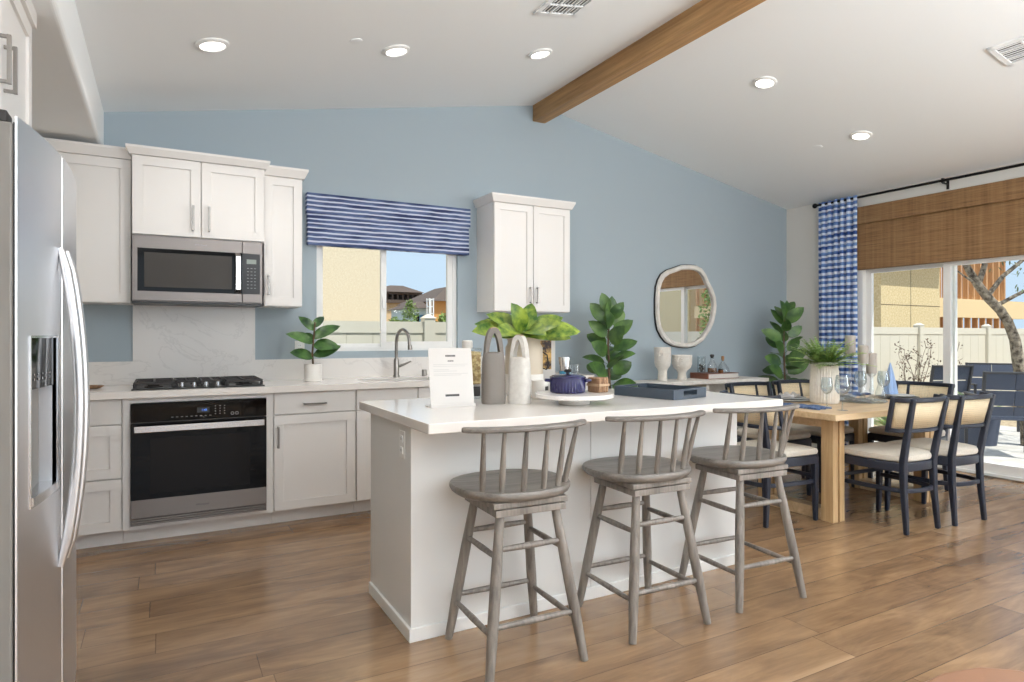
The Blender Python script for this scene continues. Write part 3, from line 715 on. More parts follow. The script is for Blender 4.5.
# small plant and bowl on the worktop
t = thing('potted_plant', 'small rubber plant in a white pot on the worktop by the window', 'potted plant', (.948, 4.70, .914))
px, py = .948, 4.70
MB().lathe([(0, 0), (.056, 0), (.061, .004), (.063, .125), (.057, .127), (.055, .11), (0, .108)], (px, py, .914)).build('pot', M_ceramic, t)
MB().lathe([(0, .106), (.054, .106), (.05, .112), (0, .114)], (px, py, .914)).build('soil', M_soil, t)
MB().tube([(px, py, 1.02), (px-.008, py-.01, 1.12), (px+.004, py-.01, 1.26), (px+.01, py-.01, 1.34)], [.008, .007, .006, .004], 8).build('stem', M_stem, t)
b = MB()
for (dx, dy, dz, z, ln, wd, dr_) in ((-.9, -.25, .55, 1.19, .19, .085, .35), (-.9, -.2, .25, 1.09, .17, .09, .1), (.95, -.1, .25, 1.10, .20, .085, -.15), (.8, -.5, .2, 1.17, .17, .10, .45), (.7, -.1, .6, 1.22, .21, .08, .5), (-.55, .1, .9, 1.28, .14, .07, .45), (.55, .15, .8, 1.30, .13, .055, .5), (-.8, .5, .3, 1.22, .15, .08, .4)):
    b.leaf((px, py-.008, z), (dx, dy, dz), (0, -.9, .8), ln, wd*1.15, dr_)
b.build('leaves', M_leafd, t)
t = single('wooden_dish', MB().lathe([(0, 0), (.05, 0), (.075, .014), (.07, .017), (.045, .006), (0, .006)], (-.395, 4.74, .914)), M_wood, 'small brown wooden dish on the worktop beside the refrigerator', 'dish', (-.395, 4.74, .914))

# ------------------------------------------------------------------ indigo shade over the kitchen window
t = thing('roman_shade', 'indigo and white striped roman shade over the kitchen window', 'window shade', (1.626, YB, 1.925))
b = MB(); b.box(.947, 2.295, YB-.065, YB-.003, 2.16, 2.318); b.build('valance', M_shade, t, bevel=.004)
b = MB()
for k, (z0, z1, d) in enumerate(((2.10, 2.165, .058), (2.045, 2.12, .064), (1.985, 2.065, .06), (1.924, 2.0, .066))):
    b.prism([(.952, YB-.012), (.952, YB-d), (2.285, YB-d), (2.285, YB-.012)], z0, z1)
b.build('folds', M_shade, t, bevel=.01, seg=3)

# ------------------------------------------------------------------ island
IX0, IX1, IY0, IY1 = .886, 2.748, 2.467, 3.03
t = thing('kitchen_island', 'white panelled kitchen island with three stools drawn up to it', 'kitchen island', (1.82, 2.75, 0))
MB().box(IX0, IX1, IY0, IY1, 0, .874).build('body', M_isl, t, smooth=False)
b = MB(); b.box(IX0-.001, 1.771, IY0-.006, IY0, .05, .874); b.box(1.774, IX1+.001, IY0-.006, IY0, .05, .874)
b.build('front_panel', M_isl, t, smooth=False, bevel=.0012)
b = MB(); b.box(IX0-.004, IX0, IY0-.006, IY1, .05, .874); b.build('end_panel', M_isl, t, smooth=False)
b = MB(); b.prism([(IX0-.014, IY0-.016), (IX1+.012, IY0-.016), (IX1+.012, IY1), (IX1, IY1), (IX1, IY0-.0), (IX0, IY0), (IX0, IY1), (IX0-.014, IY1)], 0, .055)
b.build('base_trim', M_trim, t, smooth=False, bevel=.003)
single('island_worktop', MB().box(.862, 2.812, 2.215, 3.165, .8745, .914), M_quartz, 'white quartz island worktop holding vases, a tray and a sign', 'worktop', (1.84, 2.7, .8745), bevel=.003, smooth=False)

# ------------------------------------------------------------------ bar stools
def stool_proto():
    t = thing('bar_stool', 'x', 'bar stool', (0, 0, 0), 0, 'grey bar stools at the island', world=False)
    b = MB(); o = []
    for k in range(40):
        a = 2*PI*k/40; c_, s_ = math.cos(a), math.sin(a)
        x = .24*math.copysign(abs(c_)**.82, c_); y = (.205 if s_ > 0 else .215)*math.copysign(abs(s_)**(.72 if s_ > 0 else .9), s_)+.035
        if s_ > 0: x *= 1-.10*s_*s_
        o.append((x, y))
    rs = []
    for z, k in ((.626, .93), (.632, .965), (.644, .995), (.654, 1.0), (.661, .985), (.663, .955), (.659, .80), (.656, .5), (.655, .1)): rs.append([(x*k, .035+(y-.035)*k, z) for x, y in o])
    b.rings(rs); b.build('seat', M_stoolx, t)
    MB().box(-.158, .158, -.15, .166, .603, .625).build('swivel_plate', M_stool, t, bevel=.003, smooth=False)
    MB().box(-.15, .15, -.15, .15, .573, .599).build('leg_plate', M_stool, t, bevel=.003, smooth=False)
    MB().cyl((0, 0, .597), (0, 0, .605), .10, n=24).build('swivel_ring', M_darkmetal, t)
    F, T = .200, .118
    def leg_at(sx, sy, z):
        s_ = 1-z/.582; return Vector((sx*(T+(F-T)*s_), sy*(T+(F-T)*s_), z))
    for sx in (-1, 1):
        for sy in (-1, 1):
            zs = [0, .05, .2, .38, .54, .58]; rr = [.0155, .0175, .0212, .0205, .0175, .0165]
            MB().tube([leg_at(sx, sy, z) for z in zs], rr, 12).build('leg', M_stool, t)
    for z, dz in ((.185, -.028), (.452, -.028)):
        for sy in (-1, 1): MB().tube([leg_at(-1, sy, z), (leg_at(-1, sy, z)+leg_at(1, sy, z))/2, leg_at(1, sy, z)], [.0095, .0125, .0095], 10).build('stretcher', M_stool, t)
        for sx in (-1, 1): MB().tube([leg_at(sx, -1, z+dz), (leg_at(sx, -1, z+dz)+leg_at(sx, 1, z+dz))/2, leg_at(sx, 1, z+dz)], [.0095, .0125, .0095], 10).build('stretcher', M_stool, t)
    def crest_pt(a): return Vector((.262*math.sin(a)/math.sin(1.2), -.178+.08*(1-math.cos(a))/(1-math.cos(1.2)), .898))
    path = [crest_pt(-1.2+2.4*i/18) for i in range(19)]
    b = MB(); ds = [.022]+[.036+.014*math.sin(PI*i/18) for i in range(1, 18)]+[.022]
    b.bar(path, .019, ds, side=(0, 0, 1)); b.build('crest_rail', M_stoolx, t, bevel=.006, seg=3)
    for k in range(6):
        q = -1+2*k/5; a = q*.80+.03; top = crest_pt(a); bx = .178*math.sin(q*1.05)/math.sin(1.05)+.004; by = -.156+.075*(1-math.cos(q*1.15))/(1-math.cos(1.15))
        p0 = Vector((bx, by, .654)); p1 = Vector((top.x, top.y, .891))
        MB().tube([p0, p0.lerp(p1, .3), p0.lerp(p1, .5), p1], [.0105, .0125, .011, .0075], 10).build('spindle', M_stool, t)
    return t
st = stool_proto()
st.location = (1.222, 2.213, 0); st.rotation_euler = (0, 0, math.radians(-2)); st['label'] = 'grey wooden bar stool at the left end of the island, nearest the camera'
dup(st, (1.868, 2.213, 0), math.radians(-2), 'grey wooden bar stool in the middle of the island front')
dup(st, (2.482, 2.203, 0), math.radians(-4), 'grey wooden bar stool at the island end nearest the dining table')

# ------------------------------------------------------------------ on the island
ZI = .9145
t = thing('tabletop_sign', 'white printed sign card standing at the left end of the island', 'sign', (1.17, 2.70, ZI), math.radians(-3), world=False)
LEAN = Matrix.Rotation(math.radians(-9), 4, 'X')
MB(LEAN).box(-.106, .106, -.0015, .0015, .002, .272).build('card', M_paper, t, smooth=False)
b = MB(); b.box(-.108, .108, -.01, .075, 0, .004); b.box(-.108, .108, -.012, -.009, 0, .014)
b.build('acrylic_foot', M_paper, t, smooth=False)
for nm, z, n_, cw, chh in (('heading', .236, 8, .0062, .0085), ('subheading', .212, 7, .0042, .0055)):   # lettering too small to read in the photograph
    b = MB(LEAN)
    for k in range(n_): x = (k-(n_-1)/2)*cw; b.box(x-cw*.40, x+cw*.40, -.0018, -.0014, z-chh/2, z+chh/2)
    b.build(nm, M_ink, t, smooth=False)
b = MB(LEAN)
for z, x1 in ((.196, .084), (.188, .07), (.172, -.01), (.165, .03), (.153, .084), (.146, .05)): b.box(-.085, x1, -.0018, -.0014, z-.0014, z+.0014)
b.build('printed_lines', M_inkl, t, smooth=False)
MB(LEAN).box(-.034, .034, -.0018, -.0014, .048, .058).build('caption_bar', M_ink, t, smooth=False)

def handled_vase(name, label, x, y, ht, w, d, rz, m):
    """bottle-shaped vase: squarish body drawn in to a flat neck pierced by an oval handle hole"""
    t = thing(name, label, 'vase', (x, y, ZI), rz, 'handled stoneware vases', world=False)
    b = MB(); k = 28; rs = []
    prof = [(0, .97, 1), (.01, 1, 1), (.3*ht, 1, 1), (.55*ht, .95, .93), (.60*ht, .92, .86), (.66*ht, .86, .76)]
    def ring(z, sx, sy, cx=0, n=k):
        return [(cx+w/2*sx*math.copysign(abs(math.cos(a))**.7, math.cos(a)), d/2*sy*math.copysign(abs(math.sin(a))**.7, math.sin(a)), z) for a in [2*PI*j/n for j in range(n)]]
    b.rings([ring(z, sx, sy) for z, sx, sy in prof]+[ring(.675*ht, .78, .66), ring(.68*ht, .5, .4)])
    # the loop that rises from both shoulders round the hole
    path, ws, ds = [], [], []
    for i in range(25):
        q = PI*i/24; ca, sa = math.cos(q), math.sin(q)
        O = Vector((-w*(.40-.12*sa)*math.copysign(abs(ca)**.62, ca), 0, .63*ht+.37*ht*sa**.8)); I = Vector((-w*(.235-.03*sa)*math.copysign(abs(ca)**.85, ca), 0, .645*ht+.285*ht*sa**.9))
        path.append((O+I)/2); ds.append((O-I).length); ws.append(d*(.50-.06*sa))
    b.bar(path, ws, ds, side=(0, 1, 0))
    b.build('body', m, t, bevel=.007, seg=3)
    b = MB(); b.bar([(x_*w, 0, ht*(1.0-.9*x_*x_)+.0015) for x_ in (-.13, -.08, 0, .08, .13)], d*.42, .004, side=(0, 1, 0)); b.build('raw_rim', M_rawrim, t)
    return t
handled_vase('handled_vase', 'taller dark grey stoneware vase with a handle hole, right of the sign', 1.402, 2.745, .365, .115, .09, math.radians(-12), M_greyvase)
handled_vase('handled_vase', 'shorter off-white stoneware vase with a handle hole, beside the grey one', 1.513, 2.685, .33, .108, .09, math.radians(-55), M_whitevase)

t = thing('planter', 'beige crock planter of broad yellow-green leaves behind the two vases', 'potted plant', (1.735, 3.03, ZI))
px, py = 1.735, 3.03
MB().lathe([(0, 0), (.088, 0), (.10, .01), (.104, .12), (.102, .262), (.090, .285), (.090, .305), (.094, .308), (.094, .318), (.08, .318), (.078, .29), (0, .285)], (px, py, ZI), 36).build('crock', M_beigepot, t)
MB().lathe([(0, .284), (.077, .284), (.07, .30), (0, .305)], (px, py, ZI)).build('soil', M_soil, t)
MB().lathe([(.1045, .01), (.1055, .012), (.1065, .118), (.1045, .12)], (px, py, ZI), 36).build('white_band', M_ceramic, t)
b = MB(); b.tube([(px+.104, py-.02, ZI+.24), (px+.13, py-.03, ZI+.22), (px+.138, py-.03, ZI+.17), (px+.125, py-.03, ZI+.14), (px+.104, py-.02, ZI+.15)], .004, 8); b.build('wire_handle', M_darkmetal, t)
b = MB(); rnd = random.Random(4)
spec = [(-1, -.15, .12, .27, .125, .15), (-.85, -.7, .22, .24, .12, .35), (-.3, -1, .35, .20, .12, .5), (.15, -.9, .4, .19, .11, .4), (.45, -1, .25, .23, .12, .45), (.95, -.6, .22, .25, .125, .3), (1, -.1, .18, .26, .12, .2), (.9, .4, .4, .22, .11, .2), (-.7, .5, .4, .20, .11, .2), (0, .5, .5, .17, .10, .2), (-.9, .25, .35, .22, .10, .3), (.55, -.3, .4, .20, .11, .3), (-.35, -.4, .5, .19, .11, .25), (.9, -1, .1, .18, .11, .4), (-.7, -1, .12, .18, .11, .4), (-.1, -1, .15, .15, .10, .5), (.2, .1, .6, .18, .10, .2), (-.6, -.2, .4, .21, .11, .35)]
for dx, dy, dz, ln, wd, dr_ in spec:
    d_ = Vector((dx, dy, dz)).normalized(); base_ = Vector((px+dx*.02, py+dy*.02, ZI+.29)); mid = base_+Vector((dx*.03, dy*.03, .05+.02*dz))
    b.tube([base_, base_.lerp(mid, .6), mid], [.004, .0035, .003], 6); b.leaf(mid, d_, (-.4, -.7, .6), ln, wd, dr_, .2, 8)
b.build('leaves', M_leafb, t)

t = thing('pasta_canister', 'clear canister of dry pasta with a white lid behind the sign', 'canister', (1.40, 3.02, ZI))
MB().box(1.352, 1.448, 2.975, 3.065, ZI+.075, ZI+.245).build('pasta', M_pasta, t, bevel=.006)
MB().box(1.348, 1.452, 2.971, 3.069, ZI, ZI+.262).build('body', M_glass, t, bevel=.006)
MB().lathe([(0, .262), (.026, .262), (.028, .268), (.028, .298), (.022, .303), (0, .303)], (1.39, 3.02, ZI)).build('lid', M_ceramic, t)
MB().box(1.36, 1.44, 2.9695, 2.9708, ZI+.015, ZI+.065).build('chalk_label', M_ink, t, smooth=False)
t = thing('cookbook', 'white cookbook with a food photograph, upright behind the planter', 'book', (1.905, 3.118, ZI), math.radians(-8), world=False)
MB().box(-.078, .078, -.012, .012, 0, .318).build('cover', M_paper, t, bevel=.002)
MB().box(-.062, .052, -.0128, -.012, .135, .30).build('photo', M_foodpic, t, smooth=False)
t = thing('mug', 'white mug with a dark square label on the island', 'mug', (1.715, 2.83, ZI))
MB().lathe([(0, 0), (.038, 0), (.042, .004), (.042, .094), (.039, .096), (.038, .008), (0, .008)], (1.715, 2.83, ZI)).build('cup', M_ceramic, t)
MB().tube([(1.752, 2.815, ZI+.08), (1.782, 2.803, ZI+.076), (1.79, 2.80, ZI+.05), (1.778, 2.805, ZI+.024), (1.751, 2.816, ZI+.022)], .006, 8).build('handle', M_ceramic, t)
b = MB(Matrix.Translation((1.715, 2.83, ZI)) @ Matrix.Rotation(.5, 4, 'Z')); b.box(-.014, .014, -.0435, -.0405, .04, .066); b.build('label', M_ink, t, smooth=False)
t = thing('spice_grinder', 'steel and teal spice grinder behind the navy pot', 'grinder', (1.935, 2.93, ZI))
MB().lathe([(0, 0), (.03, 0), (.031, .01), (.03, .135), (0, .135)], (1.935, 2.93, ZI)).build('body', M_teal, t)
MB().lathe([(0, .1355), (.027, .1355), (.026, .15), (.034, .205), (.033, .21), (0, .21)], (1.935, 2.93, ZI)).build('head', M_chrome, t)
t = thing('spice_jar', 'small clear jar of dark peppercorns behind the navy pot', 'jar', (2.01, 2.95, ZI))
MB().lathe([(0, .02), (.027, .02), (.027, .11), (0, .11)], (2.01, 2.95, ZI)).build('peppercorns', M_iron, t)
MB().lathe([(0, 0), (.03, 0), (.032, .01), (.032, .165), (.028, .17), (0, .17)], (2.01, 2.95, ZI)).build('body', M_glass, t)

t = thing('cake_stand', 'low round white marble turntable under the navy pot', 'turntable', (1.735, 2.545, ZI))
MB().lathe([(0, 0), (.073, 0), (.076, .003), (.076, .02), (.06, .024), (.06, .03), (0, .03)], (1.735, 2.545, ZI), 40).build('foot', M_ceramic, t)
MB().lathe([(0, .0305), (.18, .0305), (.189, .034), (.189, .049), (.186, .052), (0, .052)], (1.735, 2.545, ZI), 56).build('plate', M_marble, t)
ZS = ZI+.0525; px, py = 1.718, 2.575
t = thing('casserole_pot', 'navy enamel ribbed pot with a lid on the round marble stand', 'pot', (px, py, ZS))
b = MB(); rs = []
for r_, z in ((.0, 0), (.078, 0), (.083, .006), (.085, .066), (.083, .07), (.0, .07)):
    rs.append([(px+(r_+(.0022*math.cos(j*PI) if .006 <= z <= .066 and r_ else 0))*math.cos(2*PI*j/72), py+(max(r_, .0005)+(.0022*math.cos(j*PI) if .006 <= z <= .066 and r_ else 0))*math.sin(2*PI*j/72), ZS+z) for j in range(72)])
b.rings(rs); b.build('body', M_cobalt, t)
ld = MB().lathe([(.088, .0705), (.088, .076), (.07, .084), (.03, .089), (0, .09)], (px, py, ZS), 48).build('lid', M_cobalt, t)
MB().lathe([(.008, .088), (.008, .096), (.018, .100), (.019, .108), (.014, .113), (0, .114)], (px, py, ZS)).build('knob', M_black, ld)
for q in (-1, 1):
    c_, s_ = math.cos(.49), -math.sin(.49)
    pts = [(px+q*(.083*c_)-s_*w_, py+q*(.083*s_)+c_*w_, ZS+.058) if abs(w_) > .02 else (px+q*(.108*c_)-s_*w_, py+q*(.108*s_)+c_*w_, ZS+.060) for w_ in (-.032, -.019, 0, .019, .032)]
    MB().tube(pts, .0065, 8).build('handle', M_cobalt, t)
t = thing('wooden_coasters', 'brown wooden blocks bound by a strap beside the navy pot', 'coasters', (1.862, 2.525, ZS), .2, world=False)
b = MB()
for k in range(4): b.box(-.034+k*.017, -.0175+k*.017, -.04, .04, 0, .072)
b.build('blocks', M_wood, t, bevel=.006); 
b = MB(); b.box(-.036, .036, -.042, -.040, .03, .042); b.box(-.036, .036, .04, .042, .03, .042); b.box(-.037, -.034, -.042, .042, .03, .042); b.box(.0335, .0365, -.042, .042, .03, .042); b.build('strap', M_rawrim, t, smooth=False)
t = thing('serving_tray', 'slate blue rectangular tray with cut-out handles at the right of the island', 'tray', (2.367, 2.653, ZI+.0005), math.radians(11), world=False)
MB().box(-.138, .138, -.192, .192, .0, .008).build('base', M_tray, t, smooth=False)
b = MB(); b.box(-.143, -.131, -.197, .197, 0, .052); b.box(.131, .143, -.197, .197, 0, .052)
for q in (-1, 1):
    y0, y1 = sorted((q*.185, q*.197)); b.box(-.131, -.06, y0, y1, 0, .052); b.box(.06, .131, y0, y1, 0, .052); b.box(-.06, .06, y0, y1, 0, .018); b.box(-.06, .06, y0, y1, .042, .052)
b.build('sides', M_tray, t, smooth=False, bevel=.0015)

# ------------------------------------------------------------------ big leaved plants standing on the floor
def fig(label, x, y, z0, z1, n, ln, seed, name='fiddle_leaf_fig'):
    t = thing(name, label, 'potted plant', (x, y, 0), 0, 'tall fig plants on the floor'); r = random.Random(seed)
    MB().lathe([(0, 0), (.13, 0), (.14, .01), (.165, .30), (.15, .30), (.145, .26), (0, .26)], (x, y, 0)).build('pot', M_matte, t)
    MB().lathe([(0, .255), (.146, .255), (.13, .265), (0, .27)], (x, y, 0)).build('soil', M_soil, t)
    MB().tube([(x, y, .26), (x+.01, y, z0), (x-.012, y, (z0+z1)/2), (x, y, z1-.12)], [.013, .011, .009, .005], 8).build('stem', M_stem, t)
    b = MB()
    for k in range(n):
        s_ = k/(n-1); z = z0+(z1-.16-z0)*s_; a = k*2.4+r.uniform(-.3, .3); el = .25+.75*s_+r.uniform(-.2, .25)
        d_ = Vector((math.cos(a)*math.cos(el), math.sin(a)*math.cos(el), math.sin(el))); l_ = ln*(1.05-.25*s_)*r.uniform(.85, 1.1)
        p0 = Vector((x, y, z)); p1 = p0+d_*.05; b.tube([p0, p0.lerp(p1, .5), p1], .003, 6); b.leaf(p1, d_, (-.55+r.uniform(-.5, .5), -.8+r.uniform(-.5, .5), .55), l_, l_*r.uniform(.56, .68), r.uniform(.0, .35), .18, 8)
    b.leaf((x, y, z1-.20), (.1, -.15, 1), (0, -1, .2), ln*.95, ln*.6, .1, .2, 8)
    b.build('leaves', M_leaf, t); return t
fig('tall fig plant with broad green leaves between the island and console', 3.50, 4.58, .74, 1.575, 26, .235, 3)
fig('tall fig plant in the corner between console and curtain', 5.86, 4.60, .66, 1.60, 27, .235, 11)

# ------------------------------------------------------------------ console, mirror and what stands there
CXa, CXb, CYa, CYb, CZ = 3.86, 5.58, 4.57, 4.965, .80
t = thing('console_table', 'whitewashed wooden console against the blue wall below the mirror', 'console', ((CXa+CXb)/2, CYb, 0))
MB().box(CXa, CXb, CYa, CYb, CZ-.035, CZ).build('top', M_whitewash, t, bevel=.004)
for x in (CXa+.02, (CXa+CXb)/2-.02, CXb-.06): MB().box(x, x+.04, CYa+.02, CYb-.01, 0, CZ-.036).build('leg', M_whitewash, t, bevel=.003)
MB().box(CXa+.06, CXb-.06, CYa+.03, CYb-.02, .16, .19).build('shelf', M_whitewash, t, bevel=.003)
MB().box(CXa+.06, CXb-.06, CYb-.03, CYb-.015, .6, CZ-.036).build('back_rail', M_whitewash, t)
OUT = [(4.826, 1.985), (4.93, 1.983), (5.01, 1.955), (5.066, 1.90), (5.104, 1.831), (5.165, 1.75), (5.208, 1.662), (5.222, 1.57), (5.211, 1.488), (5.18, 1.38), (5.127, 1.297), (5.03, 1.19), (4.917, 1.135), (4.81, 1.118), (4.713, 1.122), (4.61, 1.137), (4.515, 1.176), (4.455, 1.23), (4.408, 1.30), (4.385, 1.38), (4.376, 1.468), (4.374, 1.60), (4.386, 1.736), (4.412, 1.81), (4.453, 1.869), (4.53, 1.915), (4.625, 1.944), (4.72, 1.975)]
t = thing('wall_mirror', 'irregular oval mirror in a whitewashed frame on the blue wall', 'mirror', (4.8, YB, 1.55))
cx_, cz_ = 4.80, 1.545
def sc_(k, wob=0): return [(cx_+(x-cx_)*k, cz_+(z-cz_)*k) for x, z in OUT]
b = MB(); rs = []
for k, y in ((.99, YB-.001), (1.0, YB-.012), (1.0, YB-.03), (.975, YB-.044), (.93, YB-.046), (.895, YB-.036), (.885, YB-.018)): rs.append([(x, y, z) for x, z in sc_(k)])
b.rings(rs, caps=False); b.build('frame', M_whitewash, t)
b = MB(); rs = [[(x, y, z) for x, z in sc_(k)] for k, y in ((1.012, YB-.001), (1.014, YB-.018), (1.0, YB-.02))]; b.rings(rs, caps=False); b.build('dark_edge', M_darkmetal, t)
b = MB(); b.hull([(x, YB-.005, z) for x, z in sc_(.90)], [(x, YB-.016, z) for x, z in sc_(.90)]); b.build('glass', M_mirror, t, smooth=False)

def footed(label, x, y, prof, face_z, r):
    t = thing('face_vase', label, 'vase', (x, y, CZ+.0005), 0, 'white face vases on the console')
    MB().lathe(prof, (x, y, CZ+.0005), 36).build('body', M_matte, t)
    b = MB(); a0 = math.radians(205)
    def at(da, z, rr): return (x+rr*math.cos(a0+da), y+rr*math.sin(a0+da), CZ+face_z+z)
    b.tube([at(.12, .05, r), at(.03, .03, r+.006), at(0, 0, r+.014), at(-.06, -.012, r+.004)], [.004, .006, .008, .005], 8)
    for q in (-.35, .38):
        b.tube([at(q-.16, .022, r), at(q, .032, r+.003), at(q+.16, .02, r)], .0045, 8); b.ell(at(q, .008, r), (.012, .012, .006), 10, 6)
    b.tube([at(-.2, -.045, r-.001), at(0, -.04, r+.004), at(.2, -.046, r-.001)], [.003, .006, .003], 8)
    b.build('face_relief', M_matte, t); return t
footed('taller white footed vase with a face relief on the console', 4.30, 4.775, [(0, 0), (.046, 0), (.048, .005), (.043, .09), (.05, .115), (.072, .145), (.08, .18), (.082, .325), (.078, .33), (.074, .325), (.07, .17), (0, .15)], .245, .081)
footed('shorter white footed vase with a face relief beside the taller one', 4.56, 4.78, [(0, 0), (.045, 0), (.047, .005), (.04, .07), (.052, .095), (.085, .125), (.098, .16), (.099, .245), (.095, .25), (.091, .245), (.085, .16), (0, .12)], .185, .098)
t = thing('large_book', 'thick brown book lying flat on the console under the bottles', 'book', (5.06, 4.825, CZ+.0005))
MB().box(4.846, 5.276, 4.708, 4.942, CZ+.006, CZ+.052).build('pages', M_paper, t, smooth=False)
b = MB(); b.box(4.84, 5.28, 4.70, 4.95, CZ+.0005, CZ+.006); b.box(4.84, 5.28, 4.70, 4.95, CZ+.052, CZ+.058); b.box(4.835, 4.846, 4.70, 4.95, CZ+.0005, CZ+.058); b.build('cover', M_leather, t, bevel=.002)
ZB = CZ+.0585
t = thing('glass_carafe', 'tall straight clear glass carafe on the book', 'carafe', (4.895, 4.85, ZB))
MB().lathe([(0, 0), (.04, 0), (.042, .005), (.042, .165), (.044, .17), (.040, .17), (.039, .008), (0, .008)], (4.895, 4.85, ZB)).build('body', M_glass, t)
b = MB()
for k, (dx, dz) in enumerate(((.0, .012), (.014, .03), (-.012, .034), (.004, .055), (-.01, .068))): b.ell((4.895+dx, 4.85-dx*.6, ZB+.012+dz), .014, 10, 6)
b.build('contents', M_iron, t)
t = thing('decanter', 'rounded glass decanter with a dark stopper and amber liquid', 'decanter', (4.985, 4.79, ZB))
MB().lathe([(0, .003), (.043, .006), (.046, .03), (.045, .05), (0, .05)], (4.985, 4.79, ZB)).build('liquid', M_amber, t)
MB().lathe([(0, 0), (.046, 0), (.05, .03), (.046, .085), (.022, .12), (.017, .14), (.02, .155), (0, .155)], (4.985, 4.79, ZB)).build('body', M_glass, t)
MB().lathe([(0, .153), (.014, .153), (.016, .165), (.022, .172), (.02, .19), (0, .193)], (4.985, 4.79, ZB)).build('stopper', M_iron, t)
t = thing('decanter', 'wide based glass flask with a cork stopper on the book', 'decanter', (5.15, 4.80, ZB))
MB().lathe([(0, 0), (.066, 0), (.07, .01), (.06, .05), (.022, .10), (.014, .125), (.016, .14), (0, .14)], (5.15, 4.80, ZB)).build('body', M_glass, t)
MB().lathe([(0, .12), (.011, .12), (.016, .15), (.014, .17), (0, .172)], (5.15, 4.80, ZB)).build('stopper', M_cork, t)
t = thing('small_jar', 'squat amber jar with a dark lid between the decanters', 'jar', (5.062, 4.745, ZB))
MB().lathe([(0, 0), (.024, 0), (.025, .004), (.025, .03), (0, .03)], (5.062, 4.745, ZB)).build('body', M_amber, t); MB().lathe([(0, .0305), (.026, .0305), (.026, .042), (0, .043)], (5.062, 4.745, ZB)).build('lid', M_black, t)

# ------------------------------------------------------------------ dining table and chairs
TX0, TX1, TY0, TY1, TZ = 3.70, 5.28, 2.53, 3.43, .745
t = thing('dining_table', 'light oak dining table with split slab legs, beside the sliding door', 'dining table', (4.49, 2.98, 0))
MB().box(TX0, TX1, TY0, TY1, TZ-.042, TZ).build('tabletop', M_oak, t, bevel=.004)
for x in (3.888, 4.968):
    for y in (2.677, 3.195):
        b = MB(); b.box(x, x+.052, y, y+.088, 0, TZ-.043); b.box(x+.07, x+.122, y, y+.088, 0, TZ-.043); b.box(x+.052, x+.07, y+.02, y+.07, .04, TZ-.043)
        b.build('leg', M_oakz, t, bevel=.002)
    MB().box(x+.01, x+.112, 2.766, 3.194, 0, .075).build('foot_beam', M_oak, t, bevel=.002)
    MB().box(x+.01, x+.112, 2.766, 3.194, TZ-.12, TZ-.043).build('top_beam', M_oak, t, bevel=.002)
def chair_proto():
    t = thing('dining_chair', 'x', 'dining chair', (0, 0, 0), 0, 'navy cane back dining chairs', world=False)
    def post(sx):
        return [Vector((sx*.160, -.222, 0)), Vector((sx*.152, -.200, .26)), Vector((sx*.152, -.195, .44)), Vector((sx*.158, -.225, .62)), Vector((sx*.168, -.272, .852))]
    for sx in (-1, 1): MB().bar(post(sx), [.028, .036, .042, .038, .030], [.026, .034, .036, .032, .026], side=(1, 0, 0)).build('rear_leg', M_navy, t, bevel=.005)
    for sx in (-1, 1): MB().bar([(sx*.205, .212, 0), (sx*.205, .205, .25), (sx*.205, .203, .43)], [.026, .036, .042], [.026, .034, .038], side=(1, 0, 0)).build('front_leg', M_navy, t, bevel=.005)
    def outline(k=1.0, grow=0):
        pts = []
        for x, y in ((.222, .222), (.228, .12), (.222, 0), (.205, -.12), (.17, -.19), (.10, -.216), (0, -.222), (-.10, -.216), (-.17, -.19), (-.205, -.12), (-.222, 0), (-.228, .12), (-.222, .222), (-.12, .232), (.12, .232)):
            pts.append((x*k, y*k))
        return pts
    MB().prism(outline(), .385, .445).build('seat_frame', M_navy, t, bevel=.008, seg=3)
    b = MB(); b.rings([[(x, y, z) for x, y in outline(k)] for k, z in ((.93, .4455), (.97, .452), (.985, .468), (.965, .484), (.88, .494), (.6, .499), (.05, .50))]); b.build('cushion', M_linen, t)
    def back_path(z, lean):
        pts = []
        for x, y in ((-.216, -.160), (-.211, -.190), (-.197, -.218), (-.165, -.241), (-.09, -.262), (0, -.268), (.09, -.262), (.165, -.241), (.197, -.218), (.211, -.190), (.216, -.160)): pts.append(Vector((x*(1+lean*.25), y+.035-lean, z)))
        return pts
    tp, bp = back_path(.842, .055), back_path(.648, .012)
    MB().bar(tp, .030, .024, side=(0, 0, 1)).build('top_rail', M_navy, t, bevel=.006)
    MB().bar(bp, .026, .022, side=(0, 0, 1)).build('lower_rail', M_navy, t, bevel=.006)
    for q in (0, -1): MB().bar([bp[q]-Vector((0, 0, .015)), tp[q]+Vector((0, 0, .018))], .026, .030, side=(1, 0, 0)).build('stile', M_navy, t, bevel=.005)
    b = MB(); n = len(tp); r1 = [b.v(p.lerp(q, .05)) for p, q in zip(bp, tp)]; r2 = [b.v(p.lerp(q, .95)) for p, q in zip(bp, tp)]
    for i in range(n-1): b.f([r1[i], r1[i+1], r2[i+1], r2[i]])
    b.build('cane_panel', M_cane, t, solid=.003)
    ring_ = [(-.20, .20), (-.192, .05), (-.178, -.09), (-.155, -.172), (-.11, -.212), (0, -.226), (.11, -.212), (.155, -.172), (.178, -.09), (.192, .05), (.20, .20)]
    MB().bar([(x, y, .265) for x, y in ring_], .028, .018, side=(0, 0, 1)).build('stretcher', M_navy, t, bevel=.004)
    MB().bar([(-.20, .203, .30), (.20, .203, .30)], .026, .018, side=(0, 0, 1)).build('stretcher', M_navy, t, bevel=.004)
    return t
ch = chair_proto()
ch.location = (4.235, 2.515, 0); ch.rotation_euler = (0, 0, math.radians(-3)); ch['label'] = 'navy cane back chair on the near side, next to the near table leg'
